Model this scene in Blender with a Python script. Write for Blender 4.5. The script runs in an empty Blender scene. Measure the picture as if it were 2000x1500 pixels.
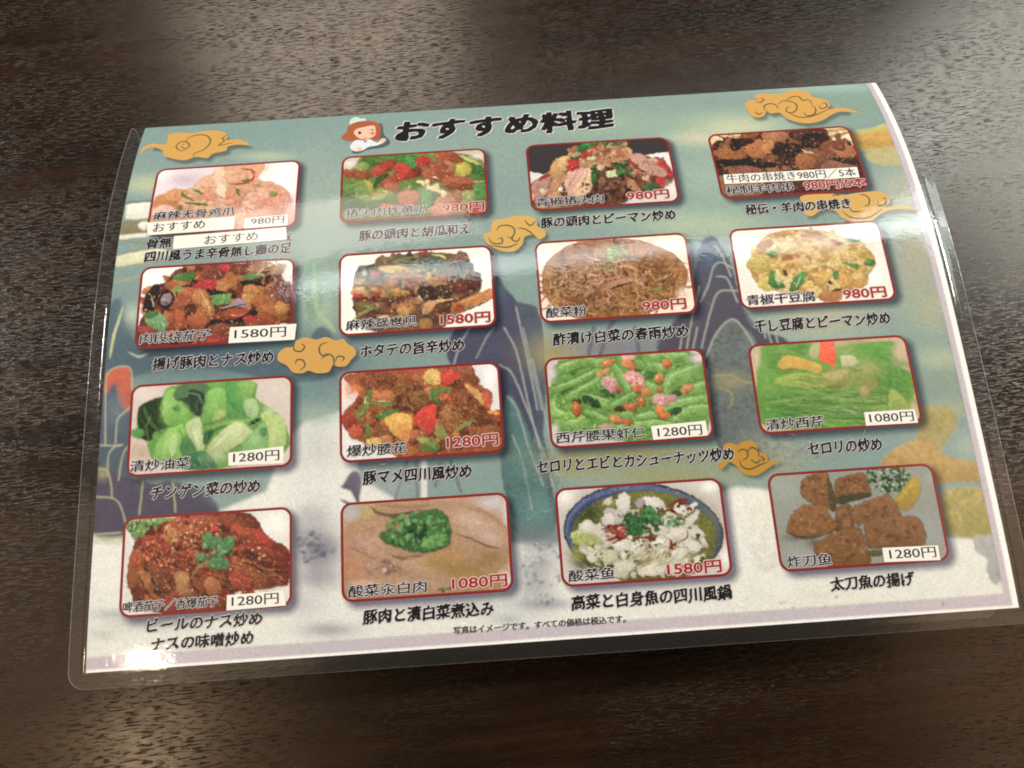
import bpy, bmesh, math, random
import numpy as np
from mathutils import Vector, Matrix
from mathutils.geometry import tessellate_polygon

SC = bpy.context.scene
COL = SC.collection

# ------------------------------------------------------------------ camera, fitted to the folded menu
ALPHA = math.radians(3.7)            # the flat lower end of the sheet rises by this much from the table
FPX, R0, C0 = 1446.71, (2.94598, -0.09928, 0.00697), (137.41, 35.274, 246.359)
PC = (-0.46025, 1.68733, -2.54803, 0.91951)     # bend of the front panel (angle along its length)
S_END = 206.0
S_R = 3.4                            # radius of the fold

def rotm(r):
    r = np.array(r); a = np.linalg.norm(r); k = r/a
    K = np.array([[0, -k[2], k[1]], [k[2], 0, -k[0]], [-k[1], k[0], 0]])
    return np.eye(3)+math.sin(a)*K+(1-math.cos(a))*K@K
RC = rotm(R0)
def theta(s):
    u = np.clip(s, 0, 215)/200
    return PC[0]*u+PC[1]*u**2+PC[2]*u**3+PC[3]*u**4
_S = np.linspace(0, S_END, 413); _T = theta(_S)
_Y = np.concatenate([[0], np.cumsum((np.cos(_T[1:])+np.cos(_T[:-1]))/2*np.diff(_S))])
_Z = np.concatenate([[0], np.cumsum((np.sin(_T[1:])+np.sin(_T[:-1]))/2*np.diff(_S))])
# fold: a half turn back under, then the lower panel lying on the table
ta = np.linspace(_T[-1], -math.pi-ALPHA, 40)[1:]
Sa = S_END+S_R*(-(ta-_T[-1])); Ya = _Y[-1]-S_R*(np.sin(ta)-math.sin(_T[-1])); Za = _Z[-1]+S_R*(np.cos(ta)-math.cos(_T[-1]))
LB = 207.0                           # back panel length
bl = np.linspace(0, LB, 60)[1:]
PS = np.concatenate([[-8], _S, Sa, Sa[-1]+bl])
PT = np.concatenate([[0], _T, ta, np.full(len(bl), -math.pi-ALPHA)])
PY = np.concatenate([[-8], _Y, Ya, Ya[-1]-bl*math.cos(ALPHA)])
PZ = np.concatenate([[0], _Z, Za, Za[-1]+bl*math.sin(ALPHA)])
S_ALL = PS[-1]
ca, sa = math.cos(ALPHA), math.sin(ALPHA)
Z0 = 0.9 - float(Ya[-1]*sa+Za[-1]*ca)           # the lower panel lies 0.9 mm above the wood
def to_world(x, y, z):
    return np.stack([(x-150)/1000, (y*ca-z*sa-100)/1000, (y*sa+z*ca+Z0)/1000], -1)
def M(x, s, off=0.0):
    """sheet millimetres (x right, s up the sheet) -> world metres, off = mm above the sheet"""
    x = np.asarray(x, float); s = np.asarray(s, float)
    y = np.interp(s, PS, PY); z = np.interp(s, PS, PZ); t = np.interp(s, PS, PT)
    wob = 0.22*np.sin(x/37.+1.)*np.sin(s/41.)+0.10*np.sin(x/17.+s/23.+2.)
    wob = wob*np.clip((S_END-s)/30, 0, 1)*np.clip((s+4)/20, 0, 1)
    o = off+wob
    return to_world(x, y-np.sin(t)*o, z+np.cos(t)*o)
def proj(x, s):
    y = np.interp(s, PS, PY)+np.minimum(np.asarray(s)+8, 0); z = np.interp(s, PS, PZ)
    P = np.stack([np.asarray(x, float)+0*y, y, z], -1)-np.array(C0)
    q = P@RC.T
    return FPX*q[..., 0]/q[..., 2]+1000, FPX*q[..., 1]/q[..., 2]+750
def inv(u, v):
    x = s = None
    x, s = 150., 100.
    for _ in range(14):
        a = proj(x, s); b = proj(x+.5, s); c = proj(x, s+.5)
        J = np.array([[(b[0]-a[0])/.5, (c[0]-a[0])/.5], [(b[1]-a[1])/.5, (c[1]-a[1])/.5]])
        d = np.linalg.solve(J, [u-a[0], v-a[1]])
        x += d[0]; s = min(max(s+d[1], -7), S_END)
    return x, s

cam = bpy.data.cameras.new('camera'); camo = bpy.data.objects.new('camera', cam); COL.objects.link(camo)
W = RC.T                                   # columns: camera axes in the sheet's own frame
A = np.array([[1, 0, 0], [0, ca, -sa], [0, sa, ca]])
ax = A@W
camo.matrix_world = Matrix(((ax[0][0], -ax[0][1], -ax[0][2], 0), (ax[1][0], -ax[1][1], -ax[1][2], 0), (ax[2][0], -ax[2][1], -ax[2][2], 0), (0, 0, 0, 1)))
camo.location = Vector(to_world(*C0).tolist())
cam.sensor_width = 36; cam.lens = FPX/2000*36; cam.clip_start = 0.01; cam.clip_end = 50
SC.camera = camo

# ------------------------------------------------------------------ room light
wd = bpy.data.worlds.new('World'); SC.world = wd; wd.use_nodes = True
bg = wd.node_tree.nodes['Background']; bg.inputs[0].default_value = (1.0, .86, .70, 1); bg.inputs[1].default_value = .03
SC.view_settings.view_transform = 'Standard'; SC.view_settings.look = 'None'; SC.view_settings.exposure = 0; SC.view_settings.gamma = 1
def lamp(name, loc, target, sx, sy, power, col, spread=180):
    l = bpy.data.lights.new(name, 'AREA'); l.shape = 'RECTANGLE'; l.size = sx; l.size_y = sy; l.energy = power; l.color = col
    l.spread = math.radians(spread)
    o = bpy.data.objects.new(name, l); COL.objects.link(o); o.location = loc
    o.rotation_euler = (Vector(target)-Vector(loc)).to_track_quat('-Z', 'Y').to_euler()
    return o
H = 1.9
strip = lamp('ceiling_or_added_lamp', (.44, 1.15, H), (.44, 1.15, 0), 2.25, .13, 9, (.90, .97, 1.0)); strip.rotation_euler = (0, 0, math.radians(5.3))
lamp('ceiling_or_added_lamp', (-.52, 1.70, H), (-.1, .3, 0), .85, .6, 9.5, (1, .90, .78))
lamp('ceiling_or_added_lamp', (1.80, 1.28, H), (.4, .2, 0), .95, .75, 15, (.90, 1, .95))
lamp('ceiling_or_added_lamp', (-1.03, -.45, H), (0, 0, 0), .06, .06, 1.3, (1, .80, .55))
lamp('ceiling_or_added_lamp', (-3.3, 1.25, H), (0, 0, 0), .7, .7, 124, (1, .96, .90))  # added key lamp far to the left, brightens the paper outside the film's reflections
lamp('ceiling_or_added_lamp', (3.4, 1.6, H), (0, 0, 0), .7, .7, 138, (1, .96, .90))  # added key lamp on the right, lights the paper and throws shade forward
pl = lamp('ceiling_glow', (-1.45, -.55, H), (-1.45, -.45, 0), 1.7, 1.5, 5.5, (1, .68, .42)); pl.rotation_euler = (0, 0, 0)
pr = lamp('ceiling_glow', (1.85, -.55, H), (1.75, -.45, 0), 1.5, 1.5, 8, (1, .68, .42)); pr.rotation_euler = (0, 0, 0)
SC.render.filter_size = 1.9; SC.cycles.filter_width = 1.9


# ------------------------------------------------------------------ materials
def newmat(name):
    m = bpy.data.materials.new(name); m.use_nodes = True
    nt = m.node_tree; b = nt.nodes['Principled BSDF']; return m, nt, b
def lin(h):
    c = np.array([(h >> 16) & 255, (h >> 8) & 255, h & 255])/255.
    return np.where(c < .04045, c/12.92, ((c+.055)/1.055)**2.4)
def flat(name, h, rough=.6, k=1.0, em=0):
    m, nt, b = newmat(name); c = lin(h)*k
    b.inputs['Base Color'].default_value = (*c, 1); b.inputs['Roughness'].default_value = rough
    b.inputs['Specular IOR Level'].default_value = .15
    return m
def mat_print():
    m, nt, b = newmat('printed_paper')
    at = nt.nodes.new('ShaderNodeAttribute'); at.attribute_name = 'ink'
    nt.links.new(at.outputs['Color'], b.inputs['Base Color'])
    b.inputs['Roughness'].default_value = .6; b.inputs['Specular IOR Level'].default_value = .15
    return m
M_PRINT = mat_print()
M_PAPER = flat('white_paper', 0xF2EEE6)
M_INK = flat('black_ink', 0x0C0B0E)
M_INK2 = flat('grey_black_ink', 0x181A20)
M_HALO = flat('pale_outline_ink', 0xD6D0D2)
M_HALO2 = flat('pink_outline_ink', 0xE6CFC8)
M_RED = flat('red_ink', 0x9E1C1C)
M_FRAME = flat('dark_red_ink', 0x861C1A)
M_STK = flat('sticker_paper', 0xF3EFE4)
M_GOLD = flat('gold_ink', 0xD0A056)
M_LINE = flat('dark_olive_ink', 0x5C5638)

def mat_film(name, rough, bump, tint=(1, 1, 1), bs=900, haze=0.0):
    m = bpy.data.materials.new(name); m.use_nodes = True; nt = m.node_tree; nt.nodes.clear(); N = nt.nodes.new; L = nt.links.new
    out = N('ShaderNodeOutputMaterial'); mix = N('ShaderNodeMixShader'); fr = N('ShaderNodeFresnel'); tr = N('ShaderNodeBsdfTransparent'); gl = N('ShaderNodeBsdfGlossy')
    fr.inputs['IOR'].default_value = 1.52; tr.inputs[0].default_value = (*tint, 1)
    tc = N('ShaderNodeTexCoord')
    mp = N('ShaderNodeMapping'); mp.inputs['Scale'].default_value = (1, 1, 1)
    n1 = N('ShaderNodeTexNoise'); n1.inputs['Scale'].default_value = bs; n1.inputs['Detail'].default_value = 3
    n2 = N('ShaderNodeTexNoise'); n2.inputs['Scale'].default_value = 120; n2.inputs['Detail'].default_value = 2
    n3 = N('ShaderNodeTexNoise'); n3.inputs['Scale'].default_value = 34; n3.inputs['Detail'].default_value = 4
    L(tc.outputs['Object'], mp.inputs['Vector'])
    for n in (n1, n2, n3): L(mp.outputs[0], n.inputs['Vector'])
    ad = N('ShaderNodeMath'); ad.operation = 'MULTIPLY_ADD'; ad.inputs[1].default_value = 3.0
    L(n2.outputs['Fac'], ad.inputs[0]); L(n1.outputs['Fac'], ad.inputs[2])
    bp = N('ShaderNodeBump'); bp.inputs['Strength'].default_value = 1; bp.inputs['Distance'].default_value = bump
    L(ad.outputs[0], bp.inputs['Height'])
    rr = N('ShaderNodeMapRange'); rr.inputs[1].default_value = .35; rr.inputs[2].default_value = .75; rr.inputs[3].default_value = rough*.8; rr.inputs[4].default_value = rough*1.9
    L(n3.outputs['Fac'], rr.inputs[0]); L(rr.outputs[0], gl.inputs['Roughness'])
    L(bp.outputs[0], gl.inputs['Normal']); L(bp.outputs[0], fr.inputs['Normal'])
    ge = N('ShaderNodeNewGeometry'); inv_ = N('ShaderNodeMath'); inv_.operation = 'MULTIPLY_ADD'; inv_.inputs[1].default_value = -1.0; inv_.inputs[2].default_value = 1.0
    L(ge.outputs['Backfacing'], inv_.inputs[0]); fm = N('ShaderNodeMath'); fm.operation = 'MULTIPLY'; fm.use_clamp = True; L(fr.outputs[0], fm.inputs[0]); L(inv_.outputs[0], fm.inputs[1])   # only the upper face of each film mirrors, for both of its sides
    L(fm.outputs[0], mix.inputs[0]); L(tr.outputs[0], mix.inputs[1]); L(gl.outputs[0], mix.inputs[2])
    hz = N('ShaderNodeMixShader'); hz.inputs[0].default_value = .009; dd = N('ShaderNodeBsdfDiffuse'); dd.inputs[0].default_value = (.8, .8, .8, 1)
    L(mix.outputs[0], hz.inputs[1]); L(dd.outputs[0], hz.inputs[2]); L(hz.outputs[0], out.inputs[0])      # clear film is faintly milky
    return m

def mat_wood():
    m, nt, b = newmat('dark_stained_wood'); N = nt.nodes.new; L = nt.links.new
    tc = N('ShaderNodeTexCoord'); rot = N('ShaderNodeMapping'); rot.inputs['Rotation'].default_value = (0, 0, math.radians(-2.5))
    L(tc.outputs['Object'], rot.inputs['Vector'])
    def noise(sx, sy, scale, det, rough=.5, dist=0, off=0):
        mp = N('ShaderNodeMapping'); mp.inputs['Scale'].default_value = (sx, sy, 1); mp.inputs['Location'].default_value = (off, off*.7, 0); L(rot.outputs[0], mp.inputs['Vector'])
        n = N('ShaderNodeTexNoise'); n.inputs['Scale'].default_value = scale; n.inputs['Detail'].default_value = det
        n.inputs['Roughness'].default_value = rough; n.inputs['Distortion'].default_value = dist
        L(mp.outputs[0], n.inputs['Vector']); return n.outputs['Fac']
    def rng(f, a, c, d, e):
        r = N('ShaderNodeMapRange'); r.inputs[1].default_value = a; r.inputs[2].default_value = c; r.inputs[3].default_value = d; r.inputs[4].default_value = e
        L(f, r.inputs[0]); return r.outputs[0]
    def mth(op, a, c, d=None):
        r = N('ShaderNodeMath'); r.operation = op
        for i, q in enumerate((a, c, d)):
            if q is None: continue
            if isinstance(q, (int, float)): r.inputs[i].default_value = q
            else: L(q, r.inputs[i])
        return r.outputs[0]
    band = noise(.8, 9, 7, 5, .6, .8)             # broad figure
    streak = noise(5, 120, 2.2, 5, .6, .3)        # long soft fibre
    fine = noise(22, 420, 3.0, 4, .6)
    pore = noise(120, 1050, 1.75, 5, .66, .25)       # open pores, short dashes of many lengths
    where = noise(1.4, 6, 10, 4, .6, 0, 3.1)      # pores crowd in some bands of the grain
    blot = noise(1, 1.5, 75, 4, .6)
    tone = mth('ADD', mth('MULTIPLY', band, .5), mth('ADD', mth('MULTIPLY', streak, .35), mth('MULTIPLY', fine, .15)))
    ramp = N('ShaderNodeValToRGB'); e = ramp.color_ramp.elements
    e[0].position = .36; e[0].color = (.0052, .0024, .0011, 1); e[1].position = .66; e[1].color = (.034, .0145, .0064, 1)
    e2 = ramp.color_ramp.elements.new(.5); e2.color = (.0155, .0068, .0029, 1)
    L(tone, ramp.inputs[0])
    pm = rng(pore, .53, .60, 0, 1); pmask = mth('MULTIPLY', pm, rng(where, .38, .66, .30, 1))
    mx = N('ShaderNodeMix'); mx.data_type = 'RGBA'; L(mth('MULTIPLY', pmask, .45), mx.inputs[0]); L(ramp.outputs[0], mx.inputs[6]); mx.inputs[7].default_value = (.006, .0032, .002, 1)
    L(mx.outputs[2], b.inputs['Base Color'])
    L(mth('ADD', mth('MULTIPLY', pmask, .22), rng(blot, .3, .7, .17, .23)), b.inputs['Roughness'])
    L(mth('MULTIPLY_ADD', pmask, -.52, .68), b.inputs['Specular IOR Level'])
    b.inputs['Specular Tint'].default_value = (1, .91, .80, 1)
    h = mth('ADD', mth('MULTIPLY', pmask, -.9), mth('ADD', mth('MULTIPLY', fine, .6), mth('MULTIPLY', noise(1, 2.4, 300, 2), .5)))
    bp = N('ShaderNodeBump'); bp.inputs['Strength'].default_value = 1; bp.inputs['Distance'].default_value = .000028
    L(h, bp.inputs['Height']); L(bp.outputs[0], b.inputs['Normal'])
    return m

# ------------------------------------------------------------------ mesh helpers
def mesh_obj(name, verts, faces, mats, parent=None, smooth=False, mi=None, label=None):
    me = bpy.data.meshes.new(name)
    me.from_pydata([tuple(v) for v in verts], [], [tuple(int(i) for i in f) for f in faces])
    for m in (mats if isinstance(mats, (list, tuple)) else [mats]): me.materials.append(m)
    if mi is not None: me.polygons.foreach_set('material_index', np.array(mi, dtype=np.int32))
    if smooth: me.polygons.foreach_set('use_smooth', np.ones(len(me.polygons), dtype=bool))
    me.update()
    o = bpy.data.objects.new(name, me); COL.objects.link(o)
    if parent: o.parent = parent
    if label: o['label'] = label
    return o
def grid_mesh(name, V, mat, parent=None, colors=None, mask=None, smooth=True):
    """V: (ny, nx, 3) world points"""
    ny, nx = V.shape[:2]; me = bpy.data.meshes.new(name)
    a = np.arange(ny*nx).reshape(ny, nx)
    q = np.stack([a[:-1, :-1], a[1:, :-1], a[1:, 1:], a[:-1, 1:]], -1).reshape(-1, 4)
    if mask is not None: q = q[mask.reshape(-1)]
    me.vertices.add(ny*nx); me.vertices.foreach_set('co', V.reshape(-1).astype(np.float32))
    me.loops.add(len(q)*4); me.loops.foreach_set('vertex_index', q.reshape(-1).astype(np.int32))
    me.polygons.add(len(q)); me.polygons.foreach_set('loop_start', (np.arange(len(q))*4).astype(np.int32))
    if smooth: me.polygons.foreach_set('use_smooth', np.ones(len(q), dtype=bool))
    me.update(calc_edges=True)
    if colors is not None:
        ca_ = me.color_attributes.new('ink', 'FLOAT_COLOR', 'POINT')
        c4 = np.ones((ny*nx, 4), np.float32); c4[:, :3] = colors.reshape(-1, 3); ca_.data.foreach_set('color', c4.reshape(-1))
    me.materials.append(mat)
    o = bpy.data.objects.new(name, me); COL.objects.link(o)
    if parent: o.parent = parent
    return o

# ------------------------------------------------------------------ print raster (numpy ink, stored per vertex)
rng_ = np.random.default_rng(7)
def vnoise(ny, nx, cell, seed, octs=3):
    r = np.random.default_rng(seed); out = np.zeros((ny, nx)); amp = 1; tot = 0
    for k in range(octs):
        c = max(cell/2**k, 1.2); gy, gx = int(ny/c)+3, int(nx/c)+3
        g = r.random((gy, gx)); yy = np.arange(ny)/c; xx = np.arange(nx)/c
        iy = yy.astype(int); ix = xx.astype(int); fy = (yy-iy); fx = (xx-ix); fy = fy*fy*(3-2*fy); fx = fx*fx*(3-2*fx)
        a = g[iy][:, ix]; b = g[iy][:, ix+1]; c_ = g[iy+1][:, ix]; d = g[iy+1][:, ix+1]
        out += amp*((a*(1-fx)+b*fx)*(1-fy)[:, None]+(c_*(1-fx)+d*fx)*fy[:, None]); tot += amp; amp *= .55
    return out/tot
def blur(a, n):
    for _ in range(n):
        p = np.pad(a, [(1, 1), (1, 1)]+[(0, 0)]*(a.ndim-2), mode='edge')
        a = (p[:-2, 1:-1]+p[2:, 1:-1]+p[1:-1, :-2]+p[1:-1, 2:]+2*p[1:-1, 1:-1])/6
    return a
def spline(P, n=8, closed=False):
    P = np.array(P, float)
    if len(P) < 3: 
        t = np.linspace(0, 1, n+1)[:, None]; return P[0]*(1-t)+P[-1]*t
    if closed: Q = np.vstack([P[-1], P, P[0], P[1]])
    else: Q = np.vstack([2*P[0]-P[1], P, 2*P[-1]-P[-2]])
    out = []
    t = np.linspace(0, 1, n, endpoint=False)[:, None]
    for i in range(1, len(Q)-2):
        a, b, c, d = Q[i-1], Q[i], Q[i+1], Q[i+2]
        out.append(.5*((2*b)+(-a+c)*t+(2*a-5*b+4*c-d)*t**2+(-a+3*b-3*c+d)*t**3))
    if not closed: out.append(P[-1:])
    return np.vstack(out)

class Canvas:
    def __init__(s, x0, x1, s1, s0, nx, ny, warp=2.0, seed=1):
        s.x = np.linspace(x0, x1, nx); s.s = np.linspace(s1, s0, ny); s.nx, s.ny = nx, ny
        X, S = np.meshgrid(s.x, s.s); s.X, s.S = X, S
        s.U, s.V = proj(X, S)
        s.pp = abs(s.U[ny//2, -1]-s.U[ny//2, 0])/nx
        s.img = np.ones((ny, nx, 3)); s.ca = seed
        s.n1 = vnoise(ny, nx, 7, seed)-.5; s.n2 = vnoise(ny, nx, 7, seed+1)-.5
        s.nf = vnoise(ny, nx, 2.6, seed+2, 2)-.5; s.nm = vnoise(ny, nx, 9, seed+3)-.5; s.nb = vnoise(ny, nx, 30, seed+4, 4)-.5
        s.warp = warp
        # affine U,V -> column,row
        jj, ii = np.meshgrid(np.arange(nx), np.arange(ny)); st = max(1, nx//40)
        Am = np.stack([s.U[::st, ::st].ravel(), s.V[::st, ::st].ravel(), np.ones(s.U[::st, ::st].size)], 1)
        s.aj = np.linalg.lstsq(Am, jj[::st, ::st].ravel(), rcond=None)[0]; s.ai = np.linalg.lstsq(Am, ii[::st, ::st].ravel(), rcond=None)[0]
    def win(s, u0, u1, v0, v1):
        if s.nx > 500: m = 26
        else: m = 5
        c = np.array([(u, v, 1) for u in (u0, u1) for v in (v0, v1)]); j = c@s.aj; i = c@s.ai
        return (slice(max(0, int(i.min())-m), max(0, min(s.ny, int(i.max())+m+1))), slice(max(0, int(j.min())-m), max(0, min(s.nx, int(j.max())+m+1))))
C = None; ZO = (0., 0., 1.)
def zoom(ox, oy, k):
    global ZO; ZO = (float(ox), float(oy), float(k))
def zp(P):
    P = np.array(P, float).reshape(-1, 2); return P/ZO[2]+np.array(ZO[:2])
def put(w, a, col, shade=None, tex=.12):
    if a.size == 0: return
    c = lin(col)[None, None, :]*np.ones(a.shape+(1,))
    t = 1+tex*2.2*C.nf[w]+tex*1.6*C.nm[w]
    if shade is not None: t = t*shade
    c = c*np.clip(t, .15, 2.2)[..., None]
    C.img[w] = C.img[w]*(1-a[..., None])+c*a[..., None]
def fill(col, tex=.05):
    w = (slice(0, C.ny), slice(0, C.nx)); put(w, np.ones((C.ny, C.nx)), col, None, tex)
def soft(x, y, rx, ry, col, a=1., rot=0, p=1.0):
    (u, v), = zp([(x, y)]); k = ZO[2]; rx /= k; ry /= k; R = 2.2*max(rx, ry)
    w = C.win(u-R, u+R, v-R, v+R); du = C.U[w]-u; dv = C.V[w]-v
    c, s_ = math.cos(math.radians(rot)), math.sin(math.radians(rot))
    q = ((du*c+dv*s_)/rx)**2+((-du*s_+dv*c)/ry)**2
    put(w, a*np.exp(-q*p*1.2), col, None, .05)
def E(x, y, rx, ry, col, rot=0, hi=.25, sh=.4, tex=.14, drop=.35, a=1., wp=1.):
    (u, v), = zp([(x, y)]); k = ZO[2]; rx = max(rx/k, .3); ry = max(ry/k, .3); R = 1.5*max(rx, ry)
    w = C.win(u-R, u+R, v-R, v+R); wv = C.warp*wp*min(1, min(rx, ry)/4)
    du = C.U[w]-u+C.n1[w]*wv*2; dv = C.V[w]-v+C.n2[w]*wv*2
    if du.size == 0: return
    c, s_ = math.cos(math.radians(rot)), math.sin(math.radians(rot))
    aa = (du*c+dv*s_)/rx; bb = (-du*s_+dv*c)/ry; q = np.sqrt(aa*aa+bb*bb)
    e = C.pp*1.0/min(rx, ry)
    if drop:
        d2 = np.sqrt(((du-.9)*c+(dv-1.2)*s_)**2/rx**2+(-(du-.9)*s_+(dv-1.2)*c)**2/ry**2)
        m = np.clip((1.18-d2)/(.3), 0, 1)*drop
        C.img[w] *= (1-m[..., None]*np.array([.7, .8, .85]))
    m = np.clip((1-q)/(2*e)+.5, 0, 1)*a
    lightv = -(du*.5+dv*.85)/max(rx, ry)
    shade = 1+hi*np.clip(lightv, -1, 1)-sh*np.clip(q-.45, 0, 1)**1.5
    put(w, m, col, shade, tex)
def G(P, col, smooth=True, hi=.12, tex=.12, drop=.25, a=1., sh=.25, bl=1, wp=1.):
    Q = zp(P); Q = spline(Q, 6, True) if smooth else Q
    pad = 4; w = C.win(Q[:, 0].min()-pad, Q[:, 0].max()+pad, Q[:, 1].min()-pad, Q[:, 1].max()+pad)
    U = C.U[w]+C.n1[w]*C.warp*wp; V = C.V[w]+C.n2[w]*C.warp*wp
    if U.size == 0: return
    ins = np.zeros(U.shape, bool); n = len(Q)
    for i in range(n):
        x1, y1 = Q[i]; x2, y2 = Q[(i+1) % n]
        if y1 == y2: continue
        cnd = ((y1 > V) != (y2 > V)); ins ^= cnd & (U < (x2-x1)*(V-y1)/(y2-y1)+x1)
    m = blur(ins.astype(float), bl)
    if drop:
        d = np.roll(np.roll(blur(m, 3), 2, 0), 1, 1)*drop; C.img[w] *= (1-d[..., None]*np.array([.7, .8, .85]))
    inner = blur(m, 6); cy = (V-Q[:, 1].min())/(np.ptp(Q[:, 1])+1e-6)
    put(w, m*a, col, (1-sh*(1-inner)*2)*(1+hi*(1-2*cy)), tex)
def S(P, wd_, col, tap=1, n=8, tex=.06, a=1., closed=False, sh=0., wp=.6, drop=0):
    Q = spline(zp(P), n, closed); k = ZO[2]; r = wd_/k/2
    if closed: Q = np.vstack([Q, Q[:1]])
    w = C.win(Q[:, 0].min()-r-1, Q[:, 0].max()+r+1, Q[:, 1].min()-r-1, Q[:, 1].max()+r+1)
    U = C.U[w]+C.n1[w]*C.warp*wp; V = C.V[w]+C.n2[w]*C.warp*wp
    if U.size == 0: return
    best = np.full(U.shape, -9.); N_ = len(Q)-1
    for i in range(N_):
        x1, y1 = Q[i]; dx, dy = Q[i+1]-Q[i]; l2 = dx*dx+dy*dy+1e-9
        t = np.clip(((U-x1)*dx+(V-y1)*dy)/l2, 0, 1); d = np.hypot(U-x1-t*dx, V-y1-t*dy)
        f = (i+t)/N_; rr = r*(1-tap*(abs(2*f-1)**3)*.8) if tap == 1 else (r*(1-.85*f) if tap == 2 else r)
        best = np.maximum(best, rr-d)
    if drop:
        m0 = np.clip((best+1.6)/2, 0, 1)*drop; C.img[w] *= (1-m0[..., None]*np.array([.7, .8, .85]))
    m = np.clip(best/C.pp+.5, 0, 1)*a
    put(w, m, col, 1-sh*np.clip(1-best/max(r, .1), 0, 1) if sh else None, tex)
def SCAT(x, y, rx, ry, n, sz, cols, asp=.6, rot=None, drop=.3, hi=.3, sh=.4, seed=0, order=True, tex=.15):
    r = np.random.default_rng(seed); pts = []
    while len(pts) < n:
        a, b = r.uniform(-1, 1, 2)
        if a*a+b*b <= 1: pts.append((x+a*rx, y+b*ry))
    if order: pts.sort(key=lambda q: q[1])
    for px, py in pts:
        z_ = r.uniform(sz[0], sz[1]); ro = r.uniform(0, 180) if rot is None else r.uniform(rot[0], rot[1])
        E(px, py, z_, z_*r.uniform(asp*.8, min(1, asp*1.3)), cols[r.integers(len(cols))], ro, hi=hi, sh=sh, drop=drop, tex=tex)
def NOOD(x, y, rx, ry, n, ln, wd_, cols, seed=0, rot=(0, 360), a=.9, curl=60, sh=.5):
    r = np.random.default_rng(seed)
    for _ in range(n):
        while True:
            p, q = r.uniform(-1, 1, 2)
            if p*p+q*q <= 1: break
        an = math.radians(r.uniform(*rot)); P = [(x+p*rx, y+q*ry)]
        for _k in range(3):
            an += math.radians(r.uniform(-curl, curl)); P.append((P[-1][0]+math.cos(an)*ln/3, P[-1][1]+math.sin(an)*ln/3*.7))
        S(P, wd_*r.uniform(.6, 1.2), cols[r.integers(len(cols))], n=4, a=a, sh=sh)

# ------------------------------------------------------------------ the sixteen printed dish photographs
BROWN = [0xB5763F, 0xA8642F, 0xC98D55, 0x8E4E26, 0xD29A62]
def p11():
    zoom(180, 200, 4); fill(0xE6D6DA)
    soft(560, 570, 130, 60, 0xFBF5F2, .9); soft(720, 600, 170, 60, 0xCDB3C0, .9); soft(1480, 560, 170, 130, 0xFFFCF4, 1); soft(1480, 640, 140, 90, 0xFFFDF6, 1)
    G([(470, 790), (520, 720), (640, 690), (780, 660), (880, 600), (980, 530), (1050, 490), (1200, 470), (1350, 480), (1300, 590), (1400, 620), (1520, 680), (1560, 780), (1500, 1010), (440, 1010)], 0xDBA07C, drop=0, sh=.1)
    E(590, 790, 120, 75, 0xC98347, -8, sh=.2); E(650, 720, 90, 50, 0xDF9A5A, -10); soft(1300, 510, 90, 40, 0xEBAE76, .7)
    for q in [(900, 640, 120, 70, 0xE6AF8A, -25), (1000, 600, 60, 110, 0xF0C3A0, -8), (1120, 570, 90, 60, 0xE8B088, 0), (900, 740, 70, 60, 0xDE946C, 0), (1020, 720, 50, 100, 0xF3CFB0, -14), (1120, 730, 90, 60, 0xDB8E68, 20), (760, 780, 80, 60, 0xE2A880, -10), (900, 820, 110, 60, 0xE9B08A, 0), (1080, 820, 80, 70, 0xDE9A74, 20), (1230, 790, 60, 140, 0xF2BD9C, 32), (1180, 900, 80, 110, 0xF0B79A, 30), (1340, 740, 120, 80, 0xE9A888, -20), (1400, 830, 110, 90, 0xDD8C70, -30), (1300, 900, 120, 70, 0xE8A488, -10), (1470, 760, 70, 80, 0xE39C7E, 20), (560, 850, 100, 50, 0xE9BFA8, 0), (1420, 930, 90, 50, 0xF2C4B4, 0)]:
        E(*q[:5], rot=q[5], sh=.35, hi=.2, drop=.2)
    NOOD(1050, 760, 420, 160, 60, 130, 10, [0xC4744E, 0xB8684A, 0xF7DCC4, 0xFBE7D2, 0xCE8050], 3, (0, 180), .55)
    S([(1050, 625), (1120, 640), (1210, 620), (1265, 580), (1240, 530), (1170, 515)], 20, 0xB93A2A); S([(1060, 590), (1110, 560), (1180, 560)], 12, 0xE28A58)
    for P in ([(690, 700), (720, 735), (800, 765)], [(790, 670), (830, 690), (870, 715)], [(720, 780), (810, 790), (900, 795)], [(1120, 670), (1150, 720)], [(1160, 612), (1240, 600)], [(700, 800), (680, 840)]):
        S(P, 22, 0x5E7E3A, sh=.3)
    E(1410, 710, 30, 22, 0x9A9A4A, 10); SCAT(1200, 720, 300, 110, 16, (5, 10), [0x6E7C38, 0xA24028, 0x8C4A2A], drop=0, seed=4)
    soft(1560, 850, 60, 120, 0xE0C0C6, .6)
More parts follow.
